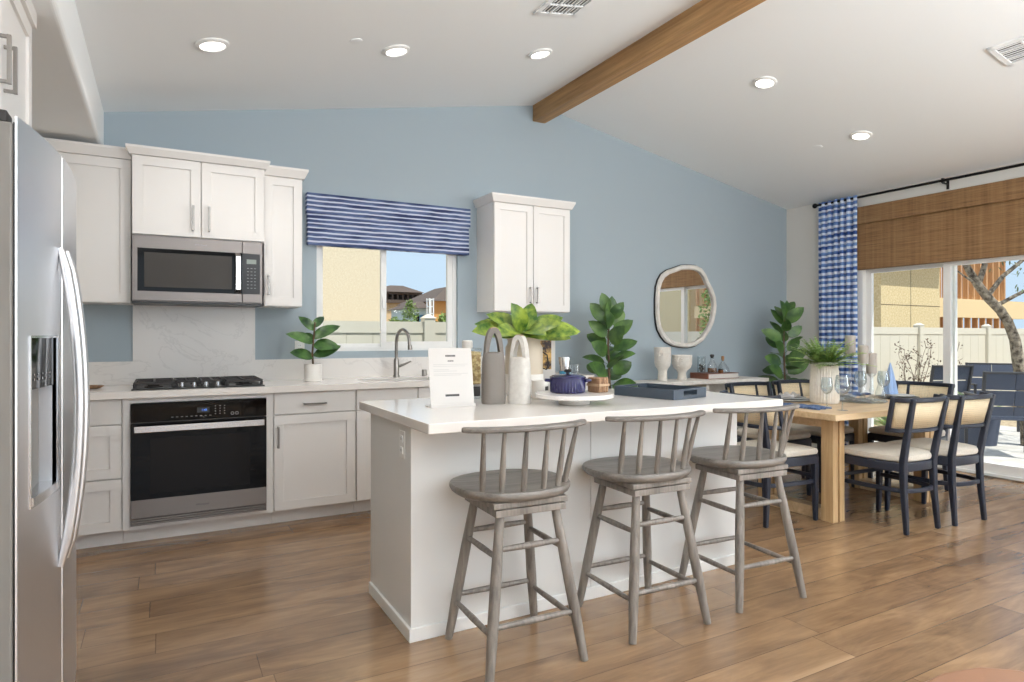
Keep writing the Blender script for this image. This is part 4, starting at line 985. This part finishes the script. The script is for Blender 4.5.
dup(ch, (4.71, 2.47, 0), math.radians(-4), 'navy cane back chair on the near side of the table, nearest the sliding door')
dup(ch, (3.64, 2.985, 0), math.radians(-90), 'navy cane back chair at the island end of the table')
dup(ch, (5.31, 2.975, 0), math.radians(90), 'navy cane back chair at the table end facing the island')
dup(ch, (4.21, 3.455, 0), math.radians(180), 'navy cane back chair on the far side of the table, behind the island corner')
dup(ch, (4.77, 3.455, 0), math.radians(180), 'navy cane back chair on the far side, below the fig in the corner')

# ------------------------------------------------------------------ laid table
ZT = TZ+.0005
t = thing('fern_planter', 'ribbed white planter with a feathery fern on the dining table', 'potted plant', (4.30, 3.03, ZT)); px, py = 4.30, 3.03
b = MB(); rs = []
for r_, z in ((.0, 0), (.092, 0), (.096, .006), (.098, .10), (.094, .22), (.086, .298), (.079, .30), (.076, .25), (0, .25)):
    k = .0035 if .006 <= z <= .298 and r_ > .085 else 0
    rs.append([(px+(max(r_, .0005)+k*math.cos(j*PI))*math.cos(2*PI*j/64), py+(max(r_, .0005)+k*math.cos(j*PI))*math.sin(2*PI*j/64), ZT+z) for j in range(64)])
b.rings(rs); b.build('pot', M_matte, t)
MB().lathe([(0, .245), (.077, .245), (.065, .262), (0, .27)], (px, py, ZT)).build('soil', M_soil, t)
b = MB(); r = random.Random(5)
for k in range(84):
    a = r.uniform(0, 2*PI); el = r.uniform(.25, 1.4); ln = r.uniform(.19, .33); d_ = Vector((math.cos(a)*math.cos(el), math.sin(a)*math.cos(el), math.sin(el))); s_ = Vector((-math.sin(a), math.cos(a), 0))
    p0 = Vector((px, py, ZT+.27))+Vector((math.cos(a), math.sin(a), 0))*.03; prev = p0
    for i in range(1, 10):
        u_ = i/9; p = p0+d_*ln*u_+Vector((0, 0, -ln*.28*u_*u_)); b.tube([prev, prev.lerp(p, .5), p], .0016, 4)
        for q in (-1, 1): b.leaf(p, s_*q+d_*.6, (0, 0, 1), .062*(1.15-u_), .024, .2, .1, 3)
        prev = p
b.build('fronds', M_fern, t)
def goblet(label, x, y, h, r, base_r=.034):
    t = thing('wine_glass', label, 'wine glass', (x, y, ZT), 0, 'wine glasses on the dining table')
    MB().lathe([(0, 0), (base_r, 0), (base_r, .002), (.006, .006), (.0045, .02), (.0045, h*.42), (.0, h*.42)], (x, y, ZT)).build('stem', M_glass, t)
    MB().lathe([(.004, h*.42), (r*.6, h*.47), (r*.95, h*.60), (r, h*.70), (r*.88, h*.88), (r*.78, h), (r*.76, h), (r*.86, h*.88), (r*.97, h*.70), (r*.92, h*.60), (r*.55, h*.48), (.002, h*.435)], (x, y, ZT)).build('bowl', M_glass, t)
goblet('smaller clear wine glass in front of the ribbed fern planter', 4.07, 2.85, .205, .040)
goblet('larger clear wine glass at the near edge of the table', 3.96, 2.66, .235, .048)
goblet('clear wine glass on the far side, beside the candles', 4.78, 3.06, .22, .045)
goblet('clear wine glass at the right, beside the pale blue napkin', 4.95, 2.98, .22, .045)
TC = (4.62, 2.95)
single('glass_tray', MB().lathe([(0, 0), (.16, 0), (.175, .008), (.172, .011), (.158, .005), (0, .005)], (TC[0], TC[1], ZT), 40), M_glass, 'round clear glass tray under the candle holders', 'tray', (TC[0], TC[1], ZT))
def candle(label, x, y, z0, z1, r=.036):
    t = thing('candle_holder', label, 'candle holder', (x, y, ZT+.0115), 0, 'glass candle holders with grey candles')
    q = z0-ZT-.0115
    MB().lathe([(0, 0), (.05, 0), (.05, .006), (.016, .02), (.012, .05), (.02, .07), (.012, .09), (.011, q-.03), (.03, q-.008), (r+.008, q-.004), (r+.008, q), (0, q)], (x, y, ZT+.0115)).build('glass_stem', M_glass, t)
    c_ = MB().lathe([(0, 0), (r, 0), (r+.001, .003), (r+.001, z1-z0-.004), (r-.003, z1-z0), (0, z1-z0-.004)], (x, y, z0)).build('candle', M_cream, t)
    MB().cyl((x, y, z1-.006), (x+.001, y, z1+.008), .0015, n=6).build('wick', M_ink, c_)
candle('tallest glass holder with a grey candle, left of the three', 4.645, 3.055, 1.095, 1.245)
candle('middle height glass holder with a grey candle', 4.595, 2.92, 1.035, 1.17)
candle('shortest glass holder with a grey candle, right of the three', 4.74, 2.945, .955, 1.11)
t = thing('glass_bottle', 'small clear bell shaped bottle on the glass tray', 'bottle', (4.68, 2.84, ZT+.0115))
MB().lathe([(0, 0), (.042, 0), (.044, .006), (.034, .07), (.018, .12), (.013, .15), (.016, .165), (0, .165)], (4.68, 2.84, ZT+.0115)).build('body', M_glass, t)
MB().lathe([(0, .1655), (.016, .1655), (.018, .18), (.010, .19), (0, .192)], (4.68, 2.84, ZT+.0115)).build('stopper', M_glass, t)
t = thing('lantern', 'wide clear glass candle jar behind the wine glasses', 'lantern', (4.55, 3.24, ZT))
MB().lathe([(0, 0), (.06, 0), (.065, .006), (.062, .19), (.07, .20), (.066, .20), (.058, .19), (.06, .01), (0, .008)], (4.55, 3.24, ZT)).build('body', M_glass, t)
MB().lathe([(.058, .2005), (.072, .2005), (.07, .215), (.03, .235), (.012, .25), (.016, .265), (0, .27)], (4.55, 3.24, ZT)).build('lid', M_glass, t)
def setting(x, y, rz, lab, napkin):
    single('charger_plate', MB().lathe([(0, 0), (.10, 0), (.15, .012), (.148, .016), (.10, .006), (0, .006)], (x, y, ZT), 40), M_tray if napkin else M_plate, 'charger plate '+lab, 'plate', (x, y, ZT), 'charger plates on the dining table')
    single('dinner_plate', MB().lathe([(0, 0), (.075, 0), (.118, .012), (.116, .015), (.075, .005), (0, .005)], (x, y, ZT+.0145), 40), M_plate, 'pale dinner plate '+lab, 'plate', (x, y, ZT+.0145), 'dinner plates on the dining table')
setting(5.12, 2.97, 0, 'at the table end by the sliding door', True)
setting(4.21, 3.26, 0, 'on the far side, left place', False)
setting(4.77, 3.26, 0, 'on the far side, right place', False)
def cloth(name, label, x, y, z, sx, sy, rz, m, seed, amp=.006, cat='napkin', group=None):
    r = random.Random(seed); b = MB(Matrix.Translation((x, y, z)) @ Matrix.Rotation(rz, 4, 'Z')); n = 12; ph = [r.uniform(0, 6) for _ in range(4)]
    def zz(i, j): return amp*(1+.6*math.sin(i*.9+ph[0])+.5*math.sin(j*1.1+i*.5+ph[1])+.4*math.sin(j*.7-i*.8+ph[2]))
    top = [[(sx*(i/n-.5)*(1+.05*math.sin(j+ph[3])), sy*(j/n-.5)*(1+.06*math.sin(i*1.3+ph[2])), .004+max(.001, zz(i, j))) for j in range(n+1)] for i in range(n+1)]
    T = [[b.v(p) for p in row] for row in top]; B = [[b.v((p[0], p[1], .0)) for p in row] for row in top]
    for i in range(n):
        for j in range(n): b.f([T[i][j], T[i+1][j], T[i+1][j+1], T[i][j+1]]); b.f([B[i][j], B[i][j+1], B[i+1][j+1], B[i+1][j]])
    for i in range(n): b.f([T[i][0], B[i][0], B[i+1][0], T[i+1][0]]); b.f([T[i][n], T[i+1][n], B[i+1][n], B[i][n]]); b.f([T[0][i], T[0][i+1], B[0][i+1], B[0][i]]); b.f([T[n][i], B[n][i], B[n][i+1], T[n][i+1]])
    return single(name, b, m, label, cat, (x, y, z), group)
cloth('cloth_napkin', 'rumpled dark blue napkin at the island end of the table', 3.905, 2.93, ZT, .17, .34, .1, M_bluecloth, 2, .007)
cloth('cloth_napkin', 'folded dark blue cloth beside the plates at the sliding door end', 5.14, 3.32, ZT, .22, .14, .2, M_bluecloth, 6, .006)
cloth('cloth_napkin', 'pale napkin lying on the far left plate', 4.21, 3.26, ZT+.030, .13, .11, .3, M_greycloth, 9, .014)
b = MB(); bx0, by0 = 5.125, 3.03; rs = []
for k, (z, r_) in enumerate(((0, .056), (.02, .054), (.08, .042), (.16, .026), (.22, .012), (.25, .003))): rs.append([(bx0+r_*(1+.22*math.cos(5*a+k*.2))*math.cos(a), by0+r_*.8*(1+.22*math.cos(5*a))*math.sin(a), ZT+.0305+z) for a in [2*PI*j/40 for j in range(40)]])
b.rings(rs); single('folded_napkin', b, M_palecloth, 'pale blue napkin folded into a standing cone on the plates', 'napkin', (bx0, by0, ZT+.0305))

# ------------------------------------------------------------------ curtain, rod, woven blind
RXx = XR-.085
t = thing('curtain_rod', 'black curtain rod with a ball finial above the sliding door', 'curtain rod', (RXx, 2.6, 2.672))
MB().cyl((RXx, .35, 2.672), (RXx, 4.535, 2.672), .0125, n=14).build('rod', M_darkmetal, t)
for y in (4.555, .325): MB().ell((RXx, y, 2.672), .027).build('finial', M_darkmetal, t)
for y in (4.30, 3.24, 1.9, .6):
    b = MB(); b.box(RXx-.006, XR, y-.006, y+.006, 2.642, 2.654); b.box(XR-.006, XR, y-.012, y+.012, 2.60, 2.68); b.box(RXx-.018, RXx+.018, y-.008, y+.008, 2.648, 2.692); b.build('bracket', M_darkmetal, t, bevel=.002, smooth=False)
def curtain(label, y0, y1, seed):
    t = thing('curtain', label, 'curtain', (RXx, (y0+y1)/2, 0)); b = MB(); n = 96; folds = 6.0
    zs = [.02, .5, 1.0, 1.6, 2.2, 2.55, 2.66, 2.695]
    front, back = [], []
    for z in zs:
        row = []
        for i in range(n+1):
            s_ = i/n; ph = folds*2*PI*s_; amp = .024+.006*math.sin(seed+z*1.2+s_*6)
            if z > 2.6: amp *= .75
            row.append((RXx+amp*math.sin(ph+.25*math.sin(z*2)), y1-(y1-y0)*s_+.008*math.sin(2*ph), z))
        front.append(row)
    F_ = [[b.v(p) for p in r] for r in front]
    for a, c in zip(F_, F_[1:]):
        for i in range(n): b.f([a[i], a[i+1], c[i+1], c[i]])
    b.build('panel', M_curtain, t, solid=.004); return t
curtain('blue and white striped curtain left of the sliding door', 4.065, 4.505, 1)
t = thing('woven_blind', 'brown woven bamboo roman blind over the sliding door', 'window shade', (XR, 2.5, 1.93))
MB().box(XR-.045, XR-.012, .9, 4.122, 1.932, 2.43).build('blind_panel', M_woven, t, bevel=.003)
MB().box(XR-.072, XR-.047, .9, 4.122, 2.395, 2.572).build('valance', M_woven, t, bevel=.003)
MB().box(XR-.05, XR-.008, .9, 4.122, 1.925, 1.945).build('bottom_rail', M_woven, t, bevel=.003)
MB().box(XR-.045, XR-.0, .9, 4.122, 2.54, 2.57).build('head_rail', M_trim, t)

# tan chair at the bottom right corner of the view
t = thing('leather_chair', 'tan leather chair with a rounded back at the lower right corner', 'armchair', (1.095, .43, 0), math.radians(-58), world=False)
b = MB(); rs = []
for k in range(15):
    a = -1.25+2.5*k/14; ca, sa = math.cos(a), math.sin(a); R = .30; hgt = .684-.26*(a/1.25)**2
    rs.append([((R+o)*sa, (R+o)*ca-.18+.06*((z-.45)/.3), z) for o, z in ((-.03, .42), (-.032, hgt-.05), (-.026, hgt-.012), (0, hgt+.006), (.026, hgt-.012), (.034, hgt-.05), (.03, .42))])
b.rings(rs); b.build('backrest', M_tan, t, bevel=.004)
b = MB().lathe([(0, .40), (.25, .40), (.275, .42), (.275, .455), (.25, .475), (0, .482)]); b.build('seat', M_tan, t)
for sx in (-1, 1):
    for sy in (-1, 1): MB().cyl((sx*.17, sy*.17, .40), (sx*.23, sy*.23, 0), .017, .012).build('leg', M_wood, t)

# ------------------------------------------------------------------ outdoors
GZ = -.30
struct('ground', MB().box(-40, 90, 5.16, 110, GZ-.3, GZ), M_gravel)
b = MB(); b.box(XR+.165, 60, -45, 5.15, GZ-.3, GZ); struct('ground_side', b, M_gravel)
struct('floor_patio', MB().box(XR+.165, 10.6, -2.0, 5.3, GZ, -.05), M_patio)
FY, FZ = 6.80, 1.40
t = thing('vinyl_fence', 'long cream vinyl privacy fence behind the house', 'fence', (7.5, FY, GZ))
x = -4.68; k = 0
while x < 27:
    b = MB(); b.box(x-.064, x+.064, FY-.064, FY+.064, GZ, FZ+.04)
    p = b.build('fence_post', M_vinyl, t, smooth=False)
    b = MB(); b.hull([(x-.075, FY-.075, FZ+.04), (x+.075, FY-.075, FZ+.04), (x+.075, FY+.075, FZ+.04), (x-.075, FY+.075, FZ+.04)], [(x-.02, FY-.02, FZ+.085), (x+.02, FY-.02, FZ+.085), (x+.02, FY+.02, FZ+.085), (x-.02, FY+.02, FZ+.085)]); b.build('post_cap', M_vinyl, p, smooth=False)
    b = MB(); x1 = x+2.44
    b.box(x+.064, x1-.064, FY-.026, FY+.026, FZ-.125, FZ+.0); b.box(x+.064, x1-.064, FY-.026, FY+.026, GZ+.05, GZ+.19)
    n = 8; s_ = (2.44-.128)/n
    for i in range(n): b.box(x+.064+i*s_+.003, x+.064+(i+1)*s_-.003, FY-.014, FY+.014, GZ+.19, FZ-.125)
    b.box(x+.064, x1-.064, FY-.004, FY+.004, GZ+.19, FZ-.125)
    b.build('fence_panel', M_vinyl, t, smooth=False)
    x = x1
t = thing('vinyl_fence', 'cream vinyl fence along the far side of the yard, reflected in the mirror', 'fence', (16.6, -5, GZ))
y = 6.0
while y > -17:
    p = MB().box(16.536, 16.664, y-.064, y+.064, GZ, FZ+.08).build('fence_post', M_vinyl, t, smooth=False)
    b = MB(); y1 = y-2.44
    b.box(16.574, 16.626, y1+.064, y-.064, FZ-.125, FZ); b.box(16.574, 16.626, y1+.064, y-.064, GZ+.05, GZ+.19); b.box(16.59, 16.61, y1+.064, y-.064, GZ+.19, FZ-.125)
    b.build('fence_panel', M_vinyl, t, smooth=False); y = y1
t = thing('sheathed_house', 'strand board house side beyond the yard, seen only in the mirror', 'house', (22, -14, GZ))
MB().box(20, 26, -22, -10.6, GZ, 6).build('sheathing', M_osb, t, smooth=False); MB().box(19.3, 26.6, -22.4, -10.4, 6, 6.3).build('eave', M_roof, t, smooth=False)
t = thing('framed_house', 'bare stud house side beyond the yard, seen only in the mirror', 'house', (20.1, -7, GZ))
for k in range(14): MB().box(20, 20.14, -10.2+k*.4, -10.13+k*.4, GZ, 5.6).build('stud', M_stud, t, smooth=False)
MB().box(19.97, 20.17, -10.25, -4.9, 2.0, 2.5).build('rim_board', M_rim, t, smooth=False); MB().box(21.5, 21.6, -10.2, -4.9, GZ, 5.6).build('rear_wall', M_osb, t, smooth=False)
# neighbour's stucco house seen in the left sash
t = thing('stucco_house', 'cream stucco house wall beyond the fence, in the left window pane', 'house', (-2, 9.5, GZ))
MB().box(-9, 2.98, 9.5, 17, GZ, 6.2).build('wall', M_stucco, t, smooth=False)
b = MB(); b.hull([(-9.4, 9.1, 6.2), (3.4, 9.1, 6.2), (3.4, 17.4, 6.2), (-9.4, 17.4, 6.2)], [(-7, 12, 7.8), (1, 12, 7.8), (1, 14.6, 7.8), (-7, 14.6, 7.8)]); b.build('roof', M_roof, t, smooth=False)
# far houses in the right sash
def at(u_ratio, y): return u_ratio*y
t = thing('unfinished_house', 'distant house with a dark open roof frame, seen through the kitchen window', 'house', (15.6, 46, GZ), 0, 'distant houses beyond the fence')
MB().box(14.2, 17.0, 46, 51, GZ, 3.7).build('wall', M_beigehouse, t, smooth=False)
b = MB()
for k in range(8): b.box(14.1+k*.4, 14.22+k*.4, 45.7, 51, 3.7, 4.4)
b.box(14.0, 17.1, 45.6, 45.8, 3.7, 3.95); b.box(13.9, 17.2, 45.5, 51, 4.35, 4.5)
b.build('roof_frame', M_roof, t, smooth=False)
b = MB(); b.hull([(13.8, 45.3, 4.5), (17.3, 45.3, 4.5), (17.3, 51, 4.5), (13.8, 51, 4.5)], [(15.2, 47, 5.1), (16.2, 47, 5.1), (16.2, 49, 5.1), (15.2, 49, 5.1)]); b.build('roof', M_roof, t, smooth=False)
t = thing('blue_grey_house', 'distant pale blue house with shuttered windows, seen through the kitchen window', 'house', (13.5, 36, GZ), 0, 'distant houses beyond the fence')
MB().box(13.0, 14.0, 36, 40, GZ, 2.9).build('wall', M_bluehouse, t, smooth=False)
for x in (13.2, 13.62):
    w_ = MB().box(x, x+.2, 35.96, 36, 1.5, 2.5).build('window', M_blackglass, t, smooth=False); b = MB(); b.box(x-.1, x-.01, 35.94, 36, 1.5, 2.5); b.box(x+.21, x+.3, 35.94, 36, 1.5, 2.5); b.build('shutters', M_shutter, w_, smooth=False)
b = MB(); b.hull([(12.8, 35.6, 2.9), (14.05, 35.6, 2.9), (14.05, 40.4, 2.9), (12.8, 40.4, 2.9)], [(13.6, 37, 3.35), (14.0, 37, 3.35), (14.0, 39, 3.35), (13.6, 39, 3.35)]); b.build('roof', M_roof, t, smooth=False)
t = thing('ochre_house', 'distant ochre house at the right edge of the kitchen window', 'house', (17, 36, GZ), 0, 'distant houses beyond the fence')
MB().box(14.35, 20, 36, 42, GZ, 3.35).build('wall', M_orangehouse, t, smooth=False)
b = MB(); b.hull([(14.1, 35.6, 3.35), (20.4, 35.6, 3.35), (20.4, 42.4, 3.35), (14.1, 42.4, 3.35)], [(16, 38, 4.4), (20, 38, 4.4), (20, 40, 4.4), (16, 40, 4.4)]); b.build('roof', M_roof, t, smooth=False)
t = thing('scaffold_tower', 'narrow white scaffold tower between the distant houses', 'scaffold', (13.5, 34.4, GZ))
for px_, py_ in ((13.36, 34.2), (13.6, 34.2), (13.36, 34.6), (13.6, 34.6)): MB().box(px_-.03, px_+.03, py_-.03, py_+.03, GZ, 3.4).build('post', M_trim, t, smooth=False)
b = MB()
for k in range(9): z = .1+k*.4; b.box(13.36, 13.6, 34.17, 34.23, z, z+.05); b.box(13.33, 13.39, 34.2, 34.6, z, z+.05)
b.build('rungs', M_trim, t, smooth=False)
def bush(label, x, y, r_, h, seed):
    t = thing('shrub', label, 'shrub', (x, y, GZ), 0, 'green shrubs beyond the fence'); r = random.Random(seed); b = MB()
    for k in range(700):
        a = r.uniform(0, 2*PI); e = r.uniform(-.2, 1.5); q = r.uniform(.6, 1)
        p = Vector((x+r_*q*math.cos(a)*math.cos(e), y+r_*q*math.sin(a)*math.cos(e), GZ+h*.5+h*.5*q*math.sin(e*1.05)))
        b.leaf(p, (r.uniform(-1, 1), r.uniform(-1, 1), r.uniform(-.2, 1)), (r.uniform(-1, 1), r.uniform(-1, 1), 1), r_*.24, r_*.15, .2, .1, 3)
    b.build('foliage', M_bush, t); MB().tube([(x, y, GZ), (x, y, GZ+h*.4), (x+.05, y, GZ+h*.7)], [.06, .05, .03], 8).build('stem', M_stem, t)
bush('green shrub beyond the fence, left of the pale blue house', 10.35, 29, .5, 3.2, 1)
bush('green shrub beyond the fence, at the window mullion', 9.3, 28, .5, 2.4, 2)
bush('green shrub beyond the fence, in front of the ochre house', 12.55, 30, .7, 2.7, 3)
bush('leafy shrub in the yard, seen only in the mirror', 15.0, -4.3, .55, 3.4, 4)
# house under construction beyond the fence at the right
t = thing('sheathed_house', 'half built house wall sheathed in tan strand board beyond the fence', 'house', (16, 9, GZ))
MB().box(14.85, 17.35, 9.0, 16, GZ, 3.35).build('sheathing', M_osb, t, smooth=False)
MB().box(14.4, 17.4, 8.53, 16.5, 3.35, 3.55).build('eave', M_osb, t, smooth=False)
b = MB(); b.box(14.845, 17.355, 8.994, 9.0, 1.985, 1.995); b.box(16.06, 16.068, 8.994, 9, GZ, 3.35); b.build('board_seams', M_roof, t, smooth=False)
MB().box(14.85, 17.35, 9.0, 16, 3.55, 6.5).build('upper_sheathing', M_osb, t, smooth=False)
t = thing('framed_house', 'half built house of bare timber studs beyond the fence', 'house', (20, 10, GZ))
for k in range(15): 
    x = 17.5+k*.42; MB().box(x, x+.045+.02, 10, 10.14, GZ, 1.78).build('stud', M_stud, t, smooth=False)
for k in range(16):
    x = 17.5+k*.36; MB().box(x, x+.065, 10, 10.14, 2.32, 5.4).build('stud', M_stud, t, smooth=False)
for k in range(14):
    x = 17.7+k*.45; MB().box(x, x+.065, 12.2, 12.34, GZ, 5.4).build('stud', M_stud, t, smooth=False)
MB().box(17.45, 24.2, 9.96, 10.18, 1.78, 2.32).build('rim_board', M_rim, t, smooth=False)
MB().box(17.45, 24.2, 9.98, 12.4, 2.0, 2.2).build('floor_deck', M_rim, t, smooth=False)
MB().box(17.45, 24.2, 9.98, 10.16, .95, 1.09).build('blocking', M_rim, t, smooth=False)
MB().box(17.45, 23.2, 9.98, 10.16, 5.4, 5.56).build('top_plate', M_stud, t, smooth=False)
MB().box(17.6, 24.2, 14.5, 14.6, GZ, 1.78).build('rear_wall', M_osb, t, smooth=False)
# tree outside the sliding door
t = thing('olive_tree', 'leaning tree with a mottled trunk outside the sliding door', 'tree', (8.93, 3.66, GZ))
tp = [(8.95, 3.645, GZ), (8.93, 3.66, .2), (8.886, 3.683, .581), (8.825, 3.717, .958), (8.794, 3.734, 1.193), (8.721, 3.773, 1.405), (8.639, 3.819, 1.546), (8.515, 3.886, 1.687), (8.412, 3.943, 1.84), (8.329, 3.988, 1.993), (8.247, 4.033, 2.158), (8.15, 4.1, 2.5)]
MB().tube(tp, [.09, .078, .070, .062, .056, .052, .050, .050, .048, .040, .03, .02], 14).build('trunk', M_bark, t)
r = random.Random(8); bl = []
def branch(p, d_, ln, rad):
    pts = [Vector(p)]; d_ = Vector(d_).normalized()
    for i in range(5): d_ = (d_+Vector((r.uniform(-.25, .25), r.uniform(-.25, .25), r.uniform(-.15, .2)))).normalized(); pts.append(pts[-1]+d_*ln/5)
    MB().tube(pts, [rad*(1-.14*i) for i in range(6)], 8).build('branch', M_bark, t); bl.append(pts)
branch((8.78, 3.74, 1.23), (-.25, .15, 1), .35, .035)
branch((8.41, 3.94, 1.84), (.3, .05, 1), 1.2, .035); branch((8.5, 3.89, 1.70), (.75, -.5, .9), 1.5, .030); branch((8.33, 3.99, 2.0), (-.5, .4, .8), 1.0, .03); branch((8.6, 3.83, 1.6), (1, -.75, .75), 1.5, .024)
branch((8.25, 4.03, 2.15), (.5, -.4, 1), 1.3, .03); branch((8.41, 3.94, 1.86), (-.75, .55, .45), .5, .016)
b = MB()
for pts in bl[1:6]:
    for p in pts[2:]:
        for k in range(90):
            q = p+Vector((r.uniform(-.3, .3), r.uniform(-.3, .3), r.uniform(-.22, .28)))
            b.leaf(q, (r.uniform(-1, 1), r.uniform(-1, 1), r.uniform(-1, .6)), (0, 0, 1), .07, .018, .2, .1, 3)
b.build('foliage', M_olive, t)
# bare shrub and low plants against the fence
t = thing('bare_shrub', 'thin twiggy shrub growing in front of the fence, outside the door', 'shrub', (10.9, 6.0, GZ))
r = random.Random(12); b = MB(); lv = MB()
for k in range(9):
    p = Vector((10.9+r.uniform(-.08, .08), 6.0+r.uniform(-.05, .05), GZ)); a = r.uniform(0, 2*PI); d_ = Vector((math.cos(a)*.5, math.sin(a)*.2, 1)).normalized(); pts = [p]
    for i in range(8): d_ = (d_+Vector((r.uniform(-.3, .3), r.uniform(-.15, .15), r.uniform(-.1, .2)))).normalized(); pts.append(pts[-1]+d_*.18)
    b.tube(pts, [.011*(1-.1*i) for i in range(9)], 6)
    for p_ in pts[3:]:
        d2 = Vector((r.uniform(-1, 1), r.uniform(-.4, .4), r.uniform(0, 1))).normalized(); b.tube([p_, p_+d2*.08, p_+d2*.16], .004, 5)
        for _ in range(9): lv.leaf(p_+d2*r.uniform(.03, .17)+Vector((r.uniform(-.05, .05), r.uniform(-.05, .05), r.uniform(-.05, .05))), (r.uniform(-1, 1), r.uniform(-1, 1), r.uniform(-.5, 1)), (0, 0, 1), .045, .024, .1, .1, 3)
b.build('twigs', M_dry, t); lv.build('leaves', M_dry, t)
def tuft(label, x, y, z, n, ln, seed, m, pot=None, wd=.03):
    t = thing('spiky_plant' if pot else 'grass_plant', label, 'plant', (x, y, z)); r = random.Random(seed); b = MB(); zb = z
    if pot: MB().lathe([(0, 0), (pot*.8, 0), (pot, pot*1.6), (pot*.9, pot*1.6), (pot*.85, pot*1.4), (0, pot*1.4)], (x, y, z)).build('pot', M_sling, t); zb = z+pot*1.4
    for k in range(n):
        a = r.uniform(0, 2*PI); e = r.uniform(.35, 1.3); b.leaf((x, y, zb), (math.cos(a)*math.cos(e), math.sin(a)*math.cos(e), math.sin(e)), (0, 0, 1), ln*r.uniform(.7, 1.1), wd, r.uniform(.2, .6), .15, 6)
    b.build('leaves', m, t)
tuft('bright green plant low against the fence, left of the bare shrub', 9.9, 5.7, GZ, 60, .75, 3, M_leafb, None, .05)
tuft('green spiky plant in a blue pot outside the sliding door', 8.55, 4.02, -.0495, 26, .42, 5, M_leafb, .24, .045)
# patio chairs
def patio_proto():
    t = thing('patio_chair', 'x', 'patio chair', (0, 0, 0), 0, 'navy sling patio chairs', world=False)
    b = MB(); 
    prof = [(-.30, .90), (-.265, .72), (-.235, .55), (-.21, .44)]
    for k, (p, q) in enumerate(zip(prof, prof[1:])):
        for s_ in (-1, 1):
            x0, x1 = (.004, .262) if s_ > 0 else (-.262, -.004)
            b.hull([(x0, p[0], p[1]-.006), (x1, p[0], p[1]-.006), (x1, q[0], q[1]+.006), (x0, q[0], q[1]+.006)], [(x0, p[0]+.02, p[1]-.006), (x1, p[0]+.02, p[1]-.006), (x1, q[0]+.02, q[1]+.006), (x0, q[0]+.02, q[1]+.006)])
    b.build('backrest', M_sling, t)
    b = MB(); b.hull([(-.262, -.21, .40), (.262, -.21, .40), (.262, .26, .43), (-.262, .26, .43)], [(-.262, -.21, .43), (.262, -.21, .43), (.262, .26, .46), (-.262, .26, .46)]); b.build('seat', M_sling, t, bevel=.01)
    for s_ in (-1, 1):
        MB().bar([(s_*.28, -.31, .92), (s_*.28, -.235, .5), (s_*.28, -.22, 0)], .03, .03, side=(1, 0, 0)).build('rear_leg', M_patioframe, t, bevel=.004)
        MB().bar([(s_*.28, .27, .64), (s_*.28, .27, 0)], .03, .03, side=(1, 0, 0)).build('front_leg', M_patioframe, t, bevel=.004)
        MB().bar([(s_*.28, -.25, .64), (s_*.28, .30, .65)], .04, .022, side=(1, 0, 0)).build('armrest', M_patioframe, t, bevel=.004)
    MB().bar([(-.28, -.312, .905), (.28, -.312, .905)], .025, .025).build('top_rail', M_patioframe, t, bevel=.004)
    return t
pc = patio_proto(); pc.location = (7.98, 3.48, -.0495); pc.rotation_euler = (0, 0, math.radians(-48)); pc['label'] = 'navy patio chair at the right edge, its back to the door'
dup(pc, (8.95, 4.72, -.0495), math.radians(-20), 'navy patio chair outside, seen behind the chair at the table end')
dup(pc, (9.75, 4.35, -.0495), math.radians(125), 'navy patio chair outside beside the spiky potted plant')

for o in bpy.data.objects:
    if '_w' in o: del o['_w']
